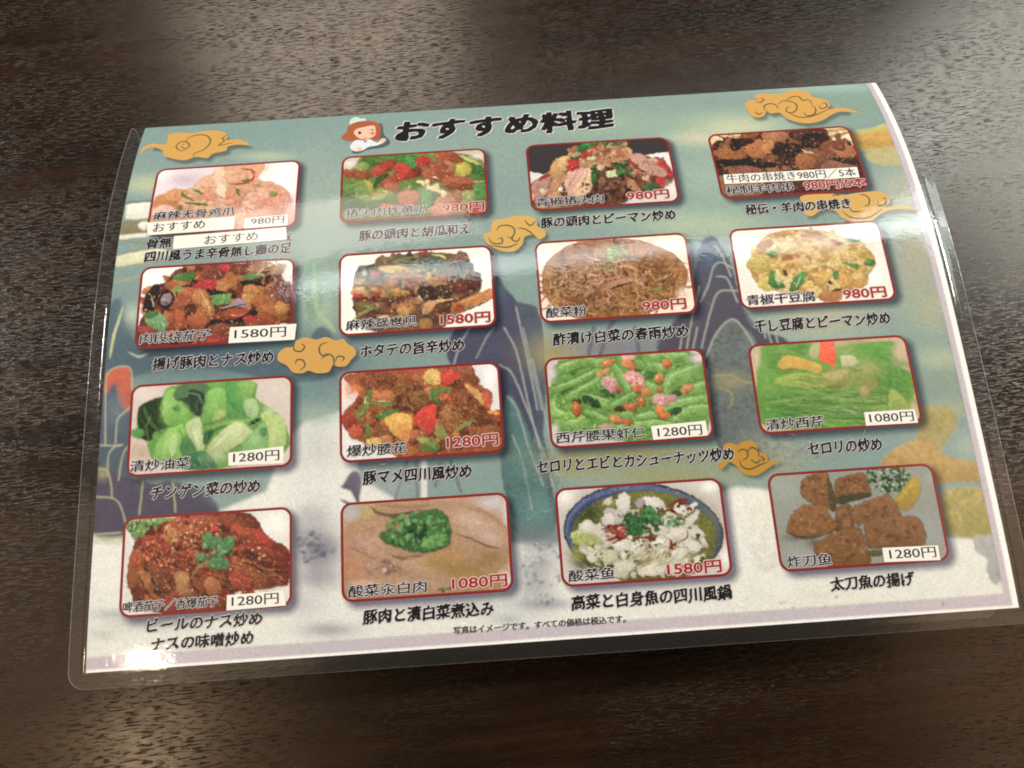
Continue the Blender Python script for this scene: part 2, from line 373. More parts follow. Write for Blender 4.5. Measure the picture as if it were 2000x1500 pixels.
def p12():
    zoom(600, 180, 4); fill(0xD9C8B2)
    G([(270, 720), (300, 640), (380, 560), (450, 500), (800, 470), (1200, 480), (1380, 560), (1420, 980), (260, 1000)], 0x6F8A3E, sh=.1, drop=0)
    for q in [(480, 560, 110, 55, 0x4E7A30, -25), (420, 600, 70, 40, 0x8FA84A, -30), (620, 520, 100, 30, 0x5F8C3A, -8), (780, 520, 90, 30, 0x3F8A3A, 0), (1230, 560, 130, 40, 0x5E8B38, 22), (1280, 540, 110, 14, 0xC6CC6A, 24), (1320, 620, 80, 50, 0x3E7032, 10), (1210, 610, 75, 60, 0xC9C344, -10), (1330, 680, 90, 40, 0x4F7E3A, 15),
              (360, 800, 90, 90, 0x4D7C40, -20), (330, 760, 60, 50, 0x6E9A54, 0), (460, 760, 60, 75, 0xB9B350, -20), (430, 800, 60, 110, 0x7FA052, -15), (350, 880, 100, 60, 0x3F6E36, 0), (590, 810, 90, 60, 0xA5A45A, -25), (640, 860, 70, 50, 0x5B8040, -10), (560, 880, 90, 40, 0x4F7838, 0), (800, 730, 80, 50, 0x6F9040, -10), (940, 830, 60, 100, 0x5B9450, 5), (1000, 820, 26, 90, 0x3F7036, 8), (1330, 800, 80, 100, 0x5E9A4C, 10), (1230, 820, 80, 80, 0xA9B46A, -30), (1380, 900, 60, 80, 0x4A7C3C, 0)]:
        E(*q[:5], rot=q[5], sh=.5, hi=.25)
    for q in [(380, 640, 130, 36, 0xA8512A, 8), (600, 590, 110, 45, 0xA83C22, -22), (560, 620, 70, 40, 0xBA4A2A, -20), (640, 700, 80, 50, 0xB35634, -20), (660, 740, 70, 30, 0xC27048, 10), (790, 630, 110, 55, 0xB23A20, -8), (730, 620, 50, 60, 0xD23A22, -20), (905, 540, 60, 42, 0xC42C20, -8), (1080, 500, 90, 50, 0xB05A34, 12), (1150, 520, 70, 30, 0xA04A28, 20), (1090, 590, 70, 55, 0xC0804C, 10), (1010, 600, 90, 60, 0xA85634, -10), (960, 650, 70, 50, 0xB4603C, 20), (1060, 660, 90, 40, 0xA34E30, -10), (1180, 700, 130, 46, 0xB5603C, 4), (1170, 740, 120, 30, 0x8E3E24, 4), (790, 820, 85, 60, 0xC27852, -10), (800, 870, 60, 30, 0xB86440, 0), (1100, 850, 120, 60, 0xC07A58, -22), (1050, 920, 90, 50, 0xC98A64, 0), (660, 900, 90, 30, 0xC87458, 6), (860, 620, 36, 30, 0x7E2A1A, 30), (1330, 930, 80, 40, 0xB85A44, 0)]:
        E(*q[:5], rot=q[5], sh=.5, hi=.28)
    G([(760, 500), (800, 490), (830, 530), (860, 560), (830, 600), (790, 580)], 0x4FA048); G([(720, 570), (750, 550), (770, 580), (800, 600), (740, 690), (700, 680)], 0xD03A26)
    S([(520, 750), (560, 690), (640, 640)], 40, 0x3C6A2C, sh=.4); S([(1280, 700), (1390, 695)], 14, 0xE0A070)
    for k, (x, y) in enumerate([(880, 700), (905, 720), (940, 730), (980, 750), (1010, 760), (1040, 775), (1075, 785), (1060, 800), (1010, 735), (930, 705), (960, 750)]): E(x, y, 24, 15, 0xEBD9A0, k*37, sh=.3, drop=.2)
    E(998, 668, 24, 7, 0xF4E2CC, 4, drop=0); SCAT(800, 750, 520, 220, 60, (3, 8), [0xE8C89A, 0xE09878, 0x8E3822, 0xA8C070], drop=0, seed=12)
    soft(330, 560, 60, 35, 0xEFE6DA, 1); soft(1330, 500, 60, 25, 0xE6E0D4, 1)
def p13():
    zoom(1000, 180, 4); fill(0x3A3536); G([(100, 650), (260, 640), (400, 600), (1000, 500), (1300, 500), (1340, 900), (140, 960)], 0xDAD4CE, drop=0, sh=0)
    G([(150, 830), (200, 690), (330, 600), (370, 530), (480, 480), (560, 430), (650, 400), (880, 410), (900, 470), (1050, 500), (1160, 550), (1250, 620), (1250, 700), (1150, 760), (950, 800), (820, 880), (200, 930)], 0x6A3E28, drop=.3, sh=.1)
    SCAT(820, 700, 380, 130, 70, (18, 46), [0x5A3220, 0x4A2A1C, 0x7A4A30, 0x8C5A3A, 0x3A241A], seed=2)
    SCAT(700, 490, 260, 90, 60, (16, 40), [0xA8683E, 0xC28A58, 0xB0603A, 0xD8A878, 0x8A4628], seed=3)
    SCAT(1080, 600, 160, 80, 30, (20, 44), [0xB07050, 0xC89070, 0x8E4A34, 0xD0A488], seed=5)
    SCAT(260, 780, 120, 130, 30, (20, 50), [0xC08A60, 0x9A5A44, 0xD0A890, 0x7A4030, 0xC8907C], seed=6)
    G([(150, 740), (200, 680), (300, 620), (290, 720), (200, 830)], 0xB8857A); S([(200, 690), (260, 660), (300, 640)], 30, 0x9C2C22); S([(230, 800), (290, 760), (330, 720)], 26, 0xD8A888)
    G([(290, 740), (340, 620), (400, 600), (420, 640), (380, 740), (280, 790)], 0xC08C5C); S([(320, 710), (370, 640)], 16, 0xE6C89C)
    G([(430, 800), (410, 700), (440, 620), (520, 580), (600, 580), (630, 660), (610, 740), (560, 800), (480, 830)], 0xD7A592, sh=.3); G([(470, 800), (520, 700), (600, 590), (635, 640), (630, 720), (580, 800)], 0xE2BC92)
    for P in ([(500, 790), (560, 700), (590, 600)], [(440, 740), (470, 680), (520, 640)], [(600, 780), (620, 700), (615, 620)]): S(P, 8, 0xB47A5C)
    E(360, 600, 60, 90, 0xC9975A, 20, sh=.4); E(410, 560, 60, 60, 0xD8AE6E, 0, sh=.4)
    for x, y, r_ in [(480, 565, 50), (555, 500, 32), (605, 480, 28), (655, 458, 30), (455, 590, 34), (960, 545, 50), (1000, 580, 34), (1160, 570, 34), (1200, 600, 44), (1170, 700, 50), (1240, 650, 30)]: E(x, y, r_, r_*.8, 0xB8241E, 20, hi=.4)
    for q in [(560, 440, 60, 30, 0x2F6A34, -20), (600, 410, 70, 20, 0x3F7C3A, -10), (780, 410, 120, 18, 0x35602E, 5), (820, 545, 70, 34, 0x1F4A28, 10), (870, 560, 50, 26, 0x2C5A30, -20), (650, 620, 30, 90, 0x2A5028, 0), (840, 620, 40, 40, 0x3C7036, 30), (1080, 740, 70, 24, 0x2E6A38, -6), (640, 680, 26, 40, 0x3A6A30, 0)]: E(*q[:5], rot=q[5], hi=.4)
    SCAT(900, 600, 80, 60, 14, (10, 22), [0x2E5A2E, 0x4A7A3E], seed=9)
    G([(730, 620), (810, 610), (815, 665), (735, 670)], 0xC9D6A0, smooth=False, drop=.3); E(618, 522, 36, 18, 0xC2C890, -5); E(495, 490, 36, 18, 0x9DB070, -10); E(690, 590, 30, 22, 0xCDB080, 0)
    G([(530, 560), (700, 530), (900, 500), (900, 530), (720, 560), (560, 590)], 0xC08458, sh=.3); NOOD(760, 520, 200, 50, 20, 130, 10, [0xE0B080, 0xA05A34, 0xD89C68], 8, (-30, 10), .8)
    NOOD(760, 440, 160, 50, 26, 90, 9, [0xE8C090, 0xB06A40, 0xD89C68], 9, (0, 360), .8)
    G([(920, 500), (990, 480), (1060, 520), (1200, 620), (1180, 660), (1060, 640), (960, 560)], 0xC99480, sh=.2); SCAT(1080, 580, 110, 50, 36, (3, 7), [0x8E3A28, 0xE8C8B0, 0x7A2A20], drop=0, seed=15)
    G([(890, 700), (950, 690), (1010, 770), (980, 790), (920, 760)], 0xB07A4E); S([(960, 700), (1040, 770)], 12, 0x7A4A2C)
    E(380, 760, 20, 24, 0xEADFC4, 0, hi=.4); E(240, 775, 26, 22, 0xD8C49A, 0); SCAT(700, 760, 250, 60, 30, (6, 18), [0x2E1A14, 0x8A5636, 0x4A2A1C], drop=0, seed=21)
    soft(330, 900, 180, 30, 0xC89858, .5); soft(1240, 760, 50, 50, 0xE8E2DA, .8)
def p14():
    zoom(1350, 130, 4); fill(0xDDC389); soft(260, 560, 120, 30, 0xF0DDA8, .9); soft(1190, 560, 100, 70, 0xF3E6BE, 1)
    S([(170, 525), (330, 580)], 14, 0x9A6A3A); S([(240, 520), (420, 560)], 12, 0xB88850); S([(1040, 505), (1200, 490)], 22, 0xC49058, tap=0); S([(1050, 555), (1240, 515)], 24, 0xB87A48, tap=0); S([(400, 520), (560, 550)], 14, 0xC89C60)
    G([(160, 620), (320, 570), (420, 550), (600, 520), (780, 480), (1030, 480), (1080, 560), (1120, 620), (1290, 640), (1380, 990), (210, 1000)], 0x4A281A, drop=0, sh=.1)
    SCAT(760, 720, 600, 240, 240, (20, 55), [0x6A3A22, 0x7E4A2C, 0x4A2618, 0x8C5430, 0x3A1E14, 0x9A6238], seed=1, drop=.4)
    E(650, 540, 100, 50, 0xB8754A, 0, sh=.4); E(520, 640, 90, 75, 0xB86E34, 10, hi=.3); E(600, 620, 50, 60, 0xC98444, 0); E(300, 680, 130, 50, 0xA0602E, 5)
    E(880, 530, 120, 60, 0x4E2E28, 5, sh=.5); E(960, 580, 110, 60, 0x2A1612, 0, hi=.1); E(1020, 570, 40, 40, 0x3A1E16, 0); E(760, 650, 130, 60, 0x30190F, 0, hi=.15); E(350, 600, 50, 50, 0x2C1812, 0); E(430, 580, 60, 26, 0x3A2018, 0)
    E(1080, 640, 80, 60, 0x8A4A2A, 0); E(1200, 660, 90, 50, 0xB06C38, 8); E(1150, 620, 50, 40, 0x7A3E24, 0); E(900, 730, 90, 70, 0xA05E30, -10, hi=.3); E(990, 700, 60, 50, 0x8A5030, 0)
    G([(160, 730), (420, 720), (640, 740), (640, 790), (380, 770), (180, 790)], 0x24130C); G([(1010, 770), (1100, 730), (1290, 790), (1280, 820), (1040, 810)], 0x8E5A48); G([(1080, 700), (1290, 740), (1300, 770), (1120, 730)], 0x2E170E); G([(300, 800), (420, 770), (560, 800), (500, 850), (310, 850)], 0x8E5240)
    S([(860, 640), (900, 665), (950, 660)], 8, 0xE6C8A8); S([(920, 650), (960, 680)], 8, 0xEED6B8)
    NOOD(750, 720, 560, 200, 90, 60, 8, [0xC08048, 0x1E100A, 0xA06432, 0xD0945A], 4, (0, 360), .55)
    SCAT(760, 700, 560, 220, 160, (3, 8), [0xD89A60, 0xC07C44, 0x24120C, 0xB86C38], drop=0, seed=5); G([(230, 850), (560, 870), (560, 1000), (230, 1000)], 0xA87E4A, a=.6); G([(560, 900), (900, 880), (900, 1000), (560, 1000)], 0x5E2E20, a=.8); G([(850, 880), (1330, 870), (1400, 980), (850, 980)], 0x54241C, a=.7)
def p21():
    zoom(200, 480, 4.1667); fill(0xF2EEE8); soft(430, 240, 120, 70, 0xFFFDF8, 1)
    G([(330, 560), (370, 430), (420, 330), (520, 290), (600, 200), (820, 150), (1100, 140), (1380, 140), (1480, 280), (1540, 320), (1570, 640), (1540, 800), (300, 830), (280, 720)], 0x6E3320, drop=.1, sh=.1)
    SCAT(900, 500, 600, 330, 240, (26, 60), [0x7E3A20, 0x9A4A26, 0x5C2618, 0xB2602F, 0x4A1E16, 0xC27A40], seed=31, drop=.4)
    # aubergine
    for P in ([(340, 540), (340, 440), (390, 350), (440, 320), (470, 380), (430, 470), (430, 540)], [(450, 470), (470, 390), (540, 360), (590, 400), (570, 480), (500, 510)], [(820, 640), (880, 600), (1060, 590), (1200, 540), (1240, 500), (1280, 530), (1200, 600), (1000, 640), (860, 680)]): G(P, 0x2A1718, hi=.35, sh=.2)
    G([(480, 480), (490, 410), (540, 385), (570, 410), (550, 470)], 0x8A7880, hi=.3); S([(490, 430), (530, 450), (560, 430)], 8, 0xC8B8C0); S([(400, 400), (420, 500)], 8, 0xD8C0A8)
    G([(1050, 480), (1090, 430), (1140, 440), (1180, 460), (1160, 500), (1080, 505)], 0xA08A98); S([(930, 520), (1060, 500), (1180, 470)], 14, 0x2A1A1C); S([(960, 505), (1060, 490)], 8, 0xB8A8B4)
    G([(890, 570), (960, 540), (1100, 515), (1180, 520), (1150, 570), (1040, 600), (920, 600)], 0xA04020, hi=.5); S([(1000, 550), (1100, 570), (1160, 545)], 7, 0xE89060)
    G([(800, 350), (900, 350), (1000, 380), (1090, 400), (1060, 430), (860, 400)], 0x1E1A14); G([(1120, 290), (1200, 280), (1300, 310), (1250, 330), (1140, 320)], 0x221814)
    # battered pork
    for q in [(720, 420, 110, 80, 0xB5622C, 10), (800, 420, 70, 70, 0xC47A3A, 0), (660, 480, 80, 90, 0xA0502C, 0), (620, 600, 60, 90, 0xB0552C, 0), (780, 590, 90, 90, 0xB45A28, 0), (850, 500, 40, 80, 0xCC8A40, -10), (720, 520, 50, 50, 0x5A2A1C, 0), (1010, 290, 110, 70, 0xB5682F, -6), (980, 330, 70, 40, 0xC4803C, 0), (900, 220, 100, 60, 0x84402A, 0), (640, 290, 90, 40, 0xC07A40, -10), (560, 320, 60, 30, 0xA86030, -20), (1270, 370, 130, 50, 0xC07C38, 12), (1200, 430, 70, 40, 0xC98E48, 20), (1400, 390, 90, 70, 0x84402A, 0), (1320, 460, 110, 60, 0xA8602C, 8), (1380, 530, 130, 60, 0xB06428, 10), (1460, 500, 60, 60, 0xC4843C, 0), (1330, 590, 90, 50, 0x9A4A24, 0), (1500, 380, 60, 90, 0x6E3024, 0), (960, 670, 100, 40, 0x8A4628, 0), (540, 590, 50, 60, 0xB0562E, 0), (1240, 620, 90, 40, 0xA04428, 0), (930, 760, 120, 40, 0x943224, 0), (1430, 190, 80, 40, 0xC09470, -20), (1280, 180, 120, 40, 0xB07850, -10), (360, 690, 90, 40, 0x9C4034, 10)]:
        E(*q[:5], rot=q[5], sh=.55, hi=.35)
    SCAT(900, 500, 560, 300, 200, (3, 9), [0xE0A25A, 0xD88A48, 0x3A1812, 0xF0C080, 0xC04A2A], drop=0, seed=33, hi=.5)
    G([(740, 340), (800, 280), (860, 270), (930, 310), (900, 350), (800, 350)], 0xC2272A); E(1000, 185, 46, 30, 0xC22E2C, 10); E(1200, 590, 60, 26, 0xB83028, -8); E(900, 780, 50, 30, 0xB03A28, 0)
    G([(890, 400), (1045, 385), (1045, 470), (890, 490)], 0x6E9A54, smooth=False); G([(580, 340), (640, 330), (660, 370), (590, 380)], 0x8E9A50); G([(590, 240), (720, 220), (700, 270), (600, 280)], 0x5C8A3C); E(700, 250, 60, 36, 0x4E7A34, -20); G([(1130, 240), (1270, 225), (1340, 240), (1240, 270), (1160, 275)], 0x5E8A48)
    G([(350, 620), (380, 550), (460, 540), (520, 590), (520, 680), (470, 700), (400, 660)], 0x74A068, hi=.3); S([(480, 620), (510, 660)], 10, 0xC8DCC0); E(400, 560, 60, 26, 0x4E7A3C, -20)
    S([(790, 360), (840, 450), (880, 520)], 12, 0xDDB684); S([(570, 350), (600, 420)], 10, 0xD8AE70); S([(1250, 240), (1320, 170), (1400, 150)], 9, 0xE8D0B0)
    NOOD(1350, 230, 130, 90, 30, 110, 7, [0xE8D8C0, 0x8A5A40, 0xC8986C], 7, (-60, 0), .8); S([(1440, 640), (1500, 632)], 8, 0xF0E8E0)
    soft(1510, 200, 40, 80, 0xF6F2EA, .9)
def p22():
    zoom(620, 450, 4.1667); fill(0xEDE6DC); soft(260, 330, 90, 110, 0xF6F4EA, 1); soft(1300, 200, 110, 60, 0xEDE8DC, 1)
    G([(290, 440), (330, 310), (440, 280), (560, 220), (900, 180), (1150, 200), (1230, 300), (1320, 380), (1310, 500), (1100, 700), (960, 810), (420, 810), (300, 650)], 0x6E4E36, drop=.3, sh=.1)
    SCAT(800, 320, 420, 130, 110, (24, 52), [0x5A5640, 0x6E5A3A, 0x4A5444, 0x7A5A3A, 0x3C3A34, 0x9A7A4A], seed=41)
    SCAT(800, 560, 440, 180, 140, (24, 56), [0x5E382A, 0x7E4A30, 0x4A302A, 0x946038, 0x705440, 0xA87848], seed=42)
    E(380, 340, 60, 60, 0x4A4A3C, 0, hi=.3); E(380, 350, 24, 24, 0xA8A090, 0); G([(500, 320), (560, 290), (700, 290), (720, 330), (600, 350)], 0xC2A058); E(740, 360, 90, 50, 0xA87C4C, -10); E(830, 320, 90, 40, 0x6E7450, 10); E(950, 260, 90, 80, 0x4A5A4C, 30); E(1000, 300, 60, 60, 0x56665A, 0); S([(930, 200), (1010, 210), (1040, 240)], 16, 0xD8B848); S([(600, 260), (760, 220), (860, 210)], 14, 0x6F7C40)
    E(1180, 230, 50, 70, 0x7A5040, -30); E(1200, 310, 70, 60, 0x3E4648, 0); E(1100, 340, 60, 50, 0x6A5A50, 0); E(1290, 370, 40, 40, 0x4A4A50, 0)
    E(470, 360, 34, 26, 0xA84038, 0); E(870, 190, 50, 24, 0x8A3A38, 0); E(340, 420, 50, 30, 0xB08C58, 0)
    G([(290, 470), (460, 460), (720, 490), (730, 520), (560, 540), (300, 530)], 0xC08840, hi=.3); G([(280, 545), (500, 552), (720, 540), (620, 565), (380, 575)], 0x6A3420); E(330, 530, 46, 20, 0xB83034, 10)
    SCAT(480, 500, 190, 45, 26, (16, 34), [0xB8843E, 0x7A3A26, 0x6E7040, 0x9A6A3A, 0xA83A32], seed=45); SCAT(900, 360, 330, 60, 40, (14, 32), [0x6E7A4A, 0x9A6A3C, 0x4E4A3A, 0xA85038, 0xC0A058], seed=46)
    S([(320, 590), (420, 620), (560, 640)], 34, 0x6E7038); S([(300, 720), (360, 670), (450, 640)], 24, 0x8A8A44); S([(280, 620), (330, 660)], 26, 0x5A2418)
    E(720, 635, 78, 52, 0xB5763A, 0, hi=.3); E(700, 650, 50, 34, 0xCE924C, 0, drop=0, hi=.2); S([(580, 640), (600, 570), (680, 550)], 26, 0x5A2E20)
    for q in [(900, 510, 90, 60, 0x3A2A22, 0), (1020, 500, 80, 60, 0x4A2E22, 0), (1180, 450, 130, 60, 0x6A3428, 0), (1260, 430, 60, 60, 0x5A2A22, 0), (500, 700, 110, 40, 0x5A2E20, 10), (560, 650, 60, 30, 0x7A4428, 0), (900, 640, 60, 50, 0x7A4A2A, 0), (1000, 620, 90, 50, 0x5E3A24, 0), (880, 760, 60, 50, 0x9A6A38, 0), (560, 740, 80, 40, 0xA8783E, 0)]: E(*q[:5], rot=q[5], sh=.5)
    G([(850, 650), (880, 590), (940, 575), (1110, 560), (980, 590), (940, 640), (880, 680)], 0xC8905A, hi=.3); S([(860, 600), (980, 568), (1110, 562)], 12, 0xD8AC78); S([(820, 530), (850, 570)], 14, 0xD8C8A0)
    G([(1090, 660), (1100, 600), (1180, 560), (1300, 510), (1410, 470), (1420, 550), (1300, 600), (1190, 660), (1130, 680)], 0xB87238, hi=.35); E(1150, 630, 40, 26, 0x9A3A2A, 0); S([(1180, 660), (1300, 610), (1400, 560)], 12, 0x5A2E1A); S([(1140, 590), (1300, 530)], 12, 0xD89850)
    SCAT(800, 520, 460, 240, 130, (4, 10), [0xC8A880, 0x241A18, 0xB83A34, 0xD8B070, 0x8A9080], drop=0, seed=44, hi=.5)
    E(760, 760, 60, 30, 0x8A5A38, 0); E(540, 715, 50, 26, 0xC8A070, 0)
def p23():
    zoom(1000, 430, 4.1667); fill(0xE8E0D6); soft(260, 240, 110, 80, 0xF4F2E8, 1); soft(1300, 170, 110, 60, 0xF0ECE2, 1)
    G([(250, 560), (250, 420), (300, 320), (450, 210), (650, 160), (1000, 160), (1180, 210), (1320, 280), (1420, 400), (1420, 500), (1350, 620), (1150, 740), (900, 790), (500, 790), (330, 690)], 0x96683C, drop=.1, sh=.15)
    SCAT(820, 480, 560, 280, 120, (30, 70), [0x8A5A30, 0xA4733F, 0x7A4C2A, 0xAF8048], seed=51, drop=.25, sh=.3)
    NOOD(830, 490, 440, 240, 330, 230, 19, [0xB0804E, 0x9A6C40, 0xC39868, 0x7C5430, 0xB88A5A, 0xCBA274], 52, (0, 360), .9, 70, .75)
    NOOD(1150, 520, 220, 150, 70, 260, 15, [0xBC8A46, 0xCDA25C, 0x9A6A34], 53, (0, 360), .9, 60, .7)
    NOOD(450, 560, 200, 140, 60, 220, 16, [0xC49A6C, 0xD4B088, 0x8E6238], 56, (0, 360), .9, 70, .7)
    NOOD(760, 440, 330, 150, 60, 190, 15, [0xCFA080, 0xC09070, 0xDDB898], 57, (0, 360), .85, 70, .6)
    NOOD(830, 500, 480, 250, 60, 90, 11, [0x4A3220, 0x5C3E26], 59, (0, 360), .6, 50, .2)
    G([(760, 560), (800, 500), (960, 470), (980, 490), (830, 540), (790, 590)], 0xB08468); S([(790, 560), (860, 535), (980, 505)], 14, 0x3A2A1C); S([(870, 380), (930, 370), (1000, 390)], 24, 0xC89A70)
    for x, y in [(930, 435), (1065, 420), (1090, 520), (410, 525), (1090, 620), (660, 650), (320, 575), (600, 470), (1230, 500), (980, 590)]: E(x, y, 20, 10, 0x3A2C22, (x*7) % 180, hi=.1, a=.8)
    E(770, 385, 50, 20, 0x7A8A3C, -20); E(1180, 555, 50, 14, 0x7A8A3C, -10); soft(820, 270, 100, 50, 0x8FB070, .8); SCAT(840, 270, 90, 50, 10, (10, 24), [0x6E9A50, 0x9AC07A], seed=58)
    SCAT(820, 480, 500, 260, 90, (3, 8), [0xE0C090, 0x4A3020, 0xF0D8B0], drop=0, seed=54); soft(330, 640, 70, 60, 0xC89A58, .4); soft(1380, 600, 40, 60, 0xE2D6C8, .9)
def p24():
    zoom(1400, 420, 4.1667); fill(0xF1E8DC); soft(260, 300, 120, 150, 0xFFFCF4, .9); soft(1180, 130, 180, 60, 0xFFFDF6, .9); soft(1290, 500, 60, 80, 0xFFFCF6, .9)
    G([(280, 480), (265, 380), (320, 260), (420, 160), (600, 120), (900, 130), (1050, 190), (1200, 250), (1290, 370), (1230, 500), (1200, 580), (1010, 640), (820, 660), (500, 620), (350, 580)], 0xC69A44, drop=.15, sh=.1)
    SCAT(760, 380, 470, 250, 230, (34, 70), [0xD8B058, 0xE2C070, 0xCC9C48, 0xDCC068, 0xE6CC86, 0xC08A40], asp=.55, seed=61, drop=.42, sh=.3, hi=.15)
    for q in [(390, 240, 70, 34, 0xB06A40, -10), (960, 220, 60, 24, 0xA86038, 15), (560, 340, 60, 20, 0xB86A30, 20), (760, 160, 90, 22, 0xC0804A, 0), (340, 400, 90, 80, 0xD0B850, 0), (420, 560, 90, 60, 0xD8C058, 0)]: E(*q[:5], rot=q[5], drop=.2)
    for P, c in [([(710, 300), (760, 255), (830, 290), (880, 370), (830, 370), (750, 340)], 0xE4BC7A), ([(600, 370), (700, 340), (770, 380), (740, 410), (660, 400)], 0xE2B870), ([(770, 480), (850, 450), (940, 480), (860, 570), (800, 560)], 0xDDB04E), ([(980, 560), (1000, 490), (1080, 470), (1090, 560), (1020, 600)], 0xDCA848), ([(640, 540), (760, 530), (800, 580), (700, 600)], 0xE0B858), ([(480, 250), (560, 210), (600, 270), (540, 320)], 0xDCC070), ([(830, 210), (900, 180), (980, 270), (900, 300)], 0xD8A868), ([(1000, 320), (1130, 350), (1140, 370), (1010, 370)], 0xE0B474), ([(1090, 560), (1160, 500), (1220, 560), (1150, 590)], 0xD09A48)]: G(P, c, smooth=False, hi=.1, sh=.3, drop=.45)
    for P in ([(415, 530), (430, 460), (480, 450), (470, 500), (540, 560), (550, 590), (480, 600), (430, 570)], [(590, 620), (610, 540), (660, 480), (730, 465), (710, 540), (650, 610)], [(1010, 380), (1090, 390), (1160, 400), (1130, 440), (1060, 410)], [(1200, 400), (1220, 350), (1260, 360), (1290, 395), (1240, 410)], [(950, 520), (950, 460), (990, 450), (980, 510)], [(400, 310), (460, 290), (500, 340), (430, 335)], [(1050, 190), (1120, 190), (1170, 220), (1090, 220)]): G(P, 0x4E8A3A, hi=.35, sh=.3)
    E(500, 530, 26, 40, 0xB8C88A, -30); S([(680, 500), (640, 590)], 9, 0xB0D0A0); soft(1210, 240, 60, 50, 0xA8B078, .4)
    E(920, 550, 24, 14, 0x3A2414, 30); E(555, 470, 16, 24, 0x5A3A1E, 0); E(970, 610, 40, 10, 0x4A2E18, -8)
    SCAT(760, 400, 440, 220, 110, (3, 8), [0xA05A28, 0xF2DCA0, 0x8A4A24, 0xF0D890], drop=0, seed=63); G([(820, 670), (860, 630), (1000, 620), (1010, 690), (880, 705)], 0xB87438, drop=0)
def p31():
    zoom(180, 700, 4.1667); fill(0xD6C4B8); soft(420, 280, 130, 70, 0xE2D2C8, 1); soft(1500, 260, 160, 110, 0xD8CCC0, 1); soft(400, 760, 130, 80, 0xC2A888, .9)
    G([(370, 640), (370, 460), (410, 370), (560, 320), (640, 230), (1000, 180), (1320, 190), (1340, 330), (1480, 420), (1580, 560), (1560, 760), (1000, 900), (540, 860), (440, 670)], 0x6AA044, drop=0, sh=.1)
    G([(400, 640), (370, 450), (420, 370), (600, 310), (640, 420), (610, 560), (500, 600), (490, 660)], 0x23381F, hi=.3, sh=.1); S([(420, 390), (470, 500), (560, 610)], 30, 0x3F6A34); S([(390, 470), (430, 560), (440, 640)], 22, 0x2E5228)
    E(370, 610, 56, 44, 0x5A9A50, 10)
    G([(580, 480), (560, 400), (600, 280), (680, 250), (700, 300), (740, 350), (700, 440), (640, 540), (600, 530)], 0x86C04C, hi=.2); S([(610, 470), (600, 370), (640, 290)], 26, 0x9CD060)
    G([(660, 300), (760, 200), (900, 190), (960, 280), (900, 430), (850, 460), (760, 400)], 0x54784E, hi=.1); G([(700, 330), (780, 320), (800, 250), (920, 300), (900, 440), (840, 470), (780, 380)], 0x2A4030); S([(770, 280), (860, 300), (900, 380)], 12, 0x6A8E6A)
    G([(880, 520), (930, 300), (980, 250), (1080, 250), (1100, 400), (1090, 470), (1000, 520), (920, 540)], 0x7CB850, hi=.3); G([(1010, 430), (1060, 420), (1090, 450), (1060, 500), (980, 520)], 0xA8C070)
    G([(1090, 210), (1180, 190), (1220, 350), (1290, 440), (1270, 500), (1180, 480), (1110, 480)], 0x58A04C, hi=.1); G([(1180, 200), (1320, 190), (1300, 300), (1230, 350), (1200, 260)], 0x8CB85A); G([(1230, 350), (1320, 330), (1360, 400), (1340, 470), (1260, 470)], 0xAAC888)
    S([(960, 560), (1120, 520), (1280, 500), (1350, 460)], 26, 0x84BC58); S([(1270, 540), (1370, 490)], 34, 0x24402A)
    G([(700, 360), (640, 560), (760, 540), (810, 470), (760, 390)], 0x78B444, hi=.2); E(690, 410, 30, 24, 0x4A8A50, 0)
    G([(510, 860), (510, 740), (560, 640), (640, 560), (730, 530), (760, 620), (740, 760), (680, 820)], 0x88C250, hi=.3); S([(680, 600), (660, 700), (650, 790)], 60, 0xB4D488)
    G([(760, 540), (870, 480), (900, 600), (920, 720), (860, 760), (800, 660)], 0xB2CC88, hi=.1); S([(820, 560), (870, 720)], 18, 0xD2DEB0)
    G([(720, 760), (730, 660), (790, 640), (850, 750), (800, 820)], 0x4E8248); G([(900, 680), (920, 600), (1000, 580), (960, 660), (930, 700)], 0x2E5A34)
    G([(930, 760), (980, 660), (1080, 570), (1180, 510), (1290, 570), (1300, 620), (1180, 710), (1010, 800)], 0xBCCB8C, hi=.25); S([(980, 740), (1100, 620), (1230, 560)], 20, 0xD6DEB4)
    G([(1200, 720), (1300, 600), (1400, 520), (1430, 640), (1430, 740), (1250, 760)], 0x82B868, hi=.1); E(1390, 600, 30, 40, 0x4E8A54, 0)
    G([(1370, 470), (1430, 430), (1560, 500), (1570, 700), (1440, 740), (1430, 600)], 0xB2CC78, hi=.1); soft(1450, 420, 60, 40, 0xC8D8A0, .8)
    G([(760, 890), (860, 760), (960, 780), (1020, 880), (900, 910)], 0x3E7A50); SCAT(880, 850, 110, 40, 20, (10, 28), [0x2E6A48, 0x5A9A68, 0x3A7850], seed=71); soft(1030, 800, 100, 50, 0xB8CC90, .7)
    for x, y, rx, ry, c, r in [(600, 400, 40, 110, 0x9ED070, 10), (1000, 350, 40, 110, 0x98CC68, 8), (620, 680, 50, 110, 0xA8D478, 20), (1140, 620, 110, 40, 0xC8D89C, -35), (1480, 600, 40, 110, 0xC4DC8C, 5), (860, 600, 25, 90, 0xD0DEA8, -10), (1200, 300, 40, 90, 0x74B858, -20), (1320, 660, 60, 60, 0xA0CC84, -30), (740, 430, 40, 60, 0x8CC85C, 0)]: soft(x, y, rx, ry, c, .75, r)
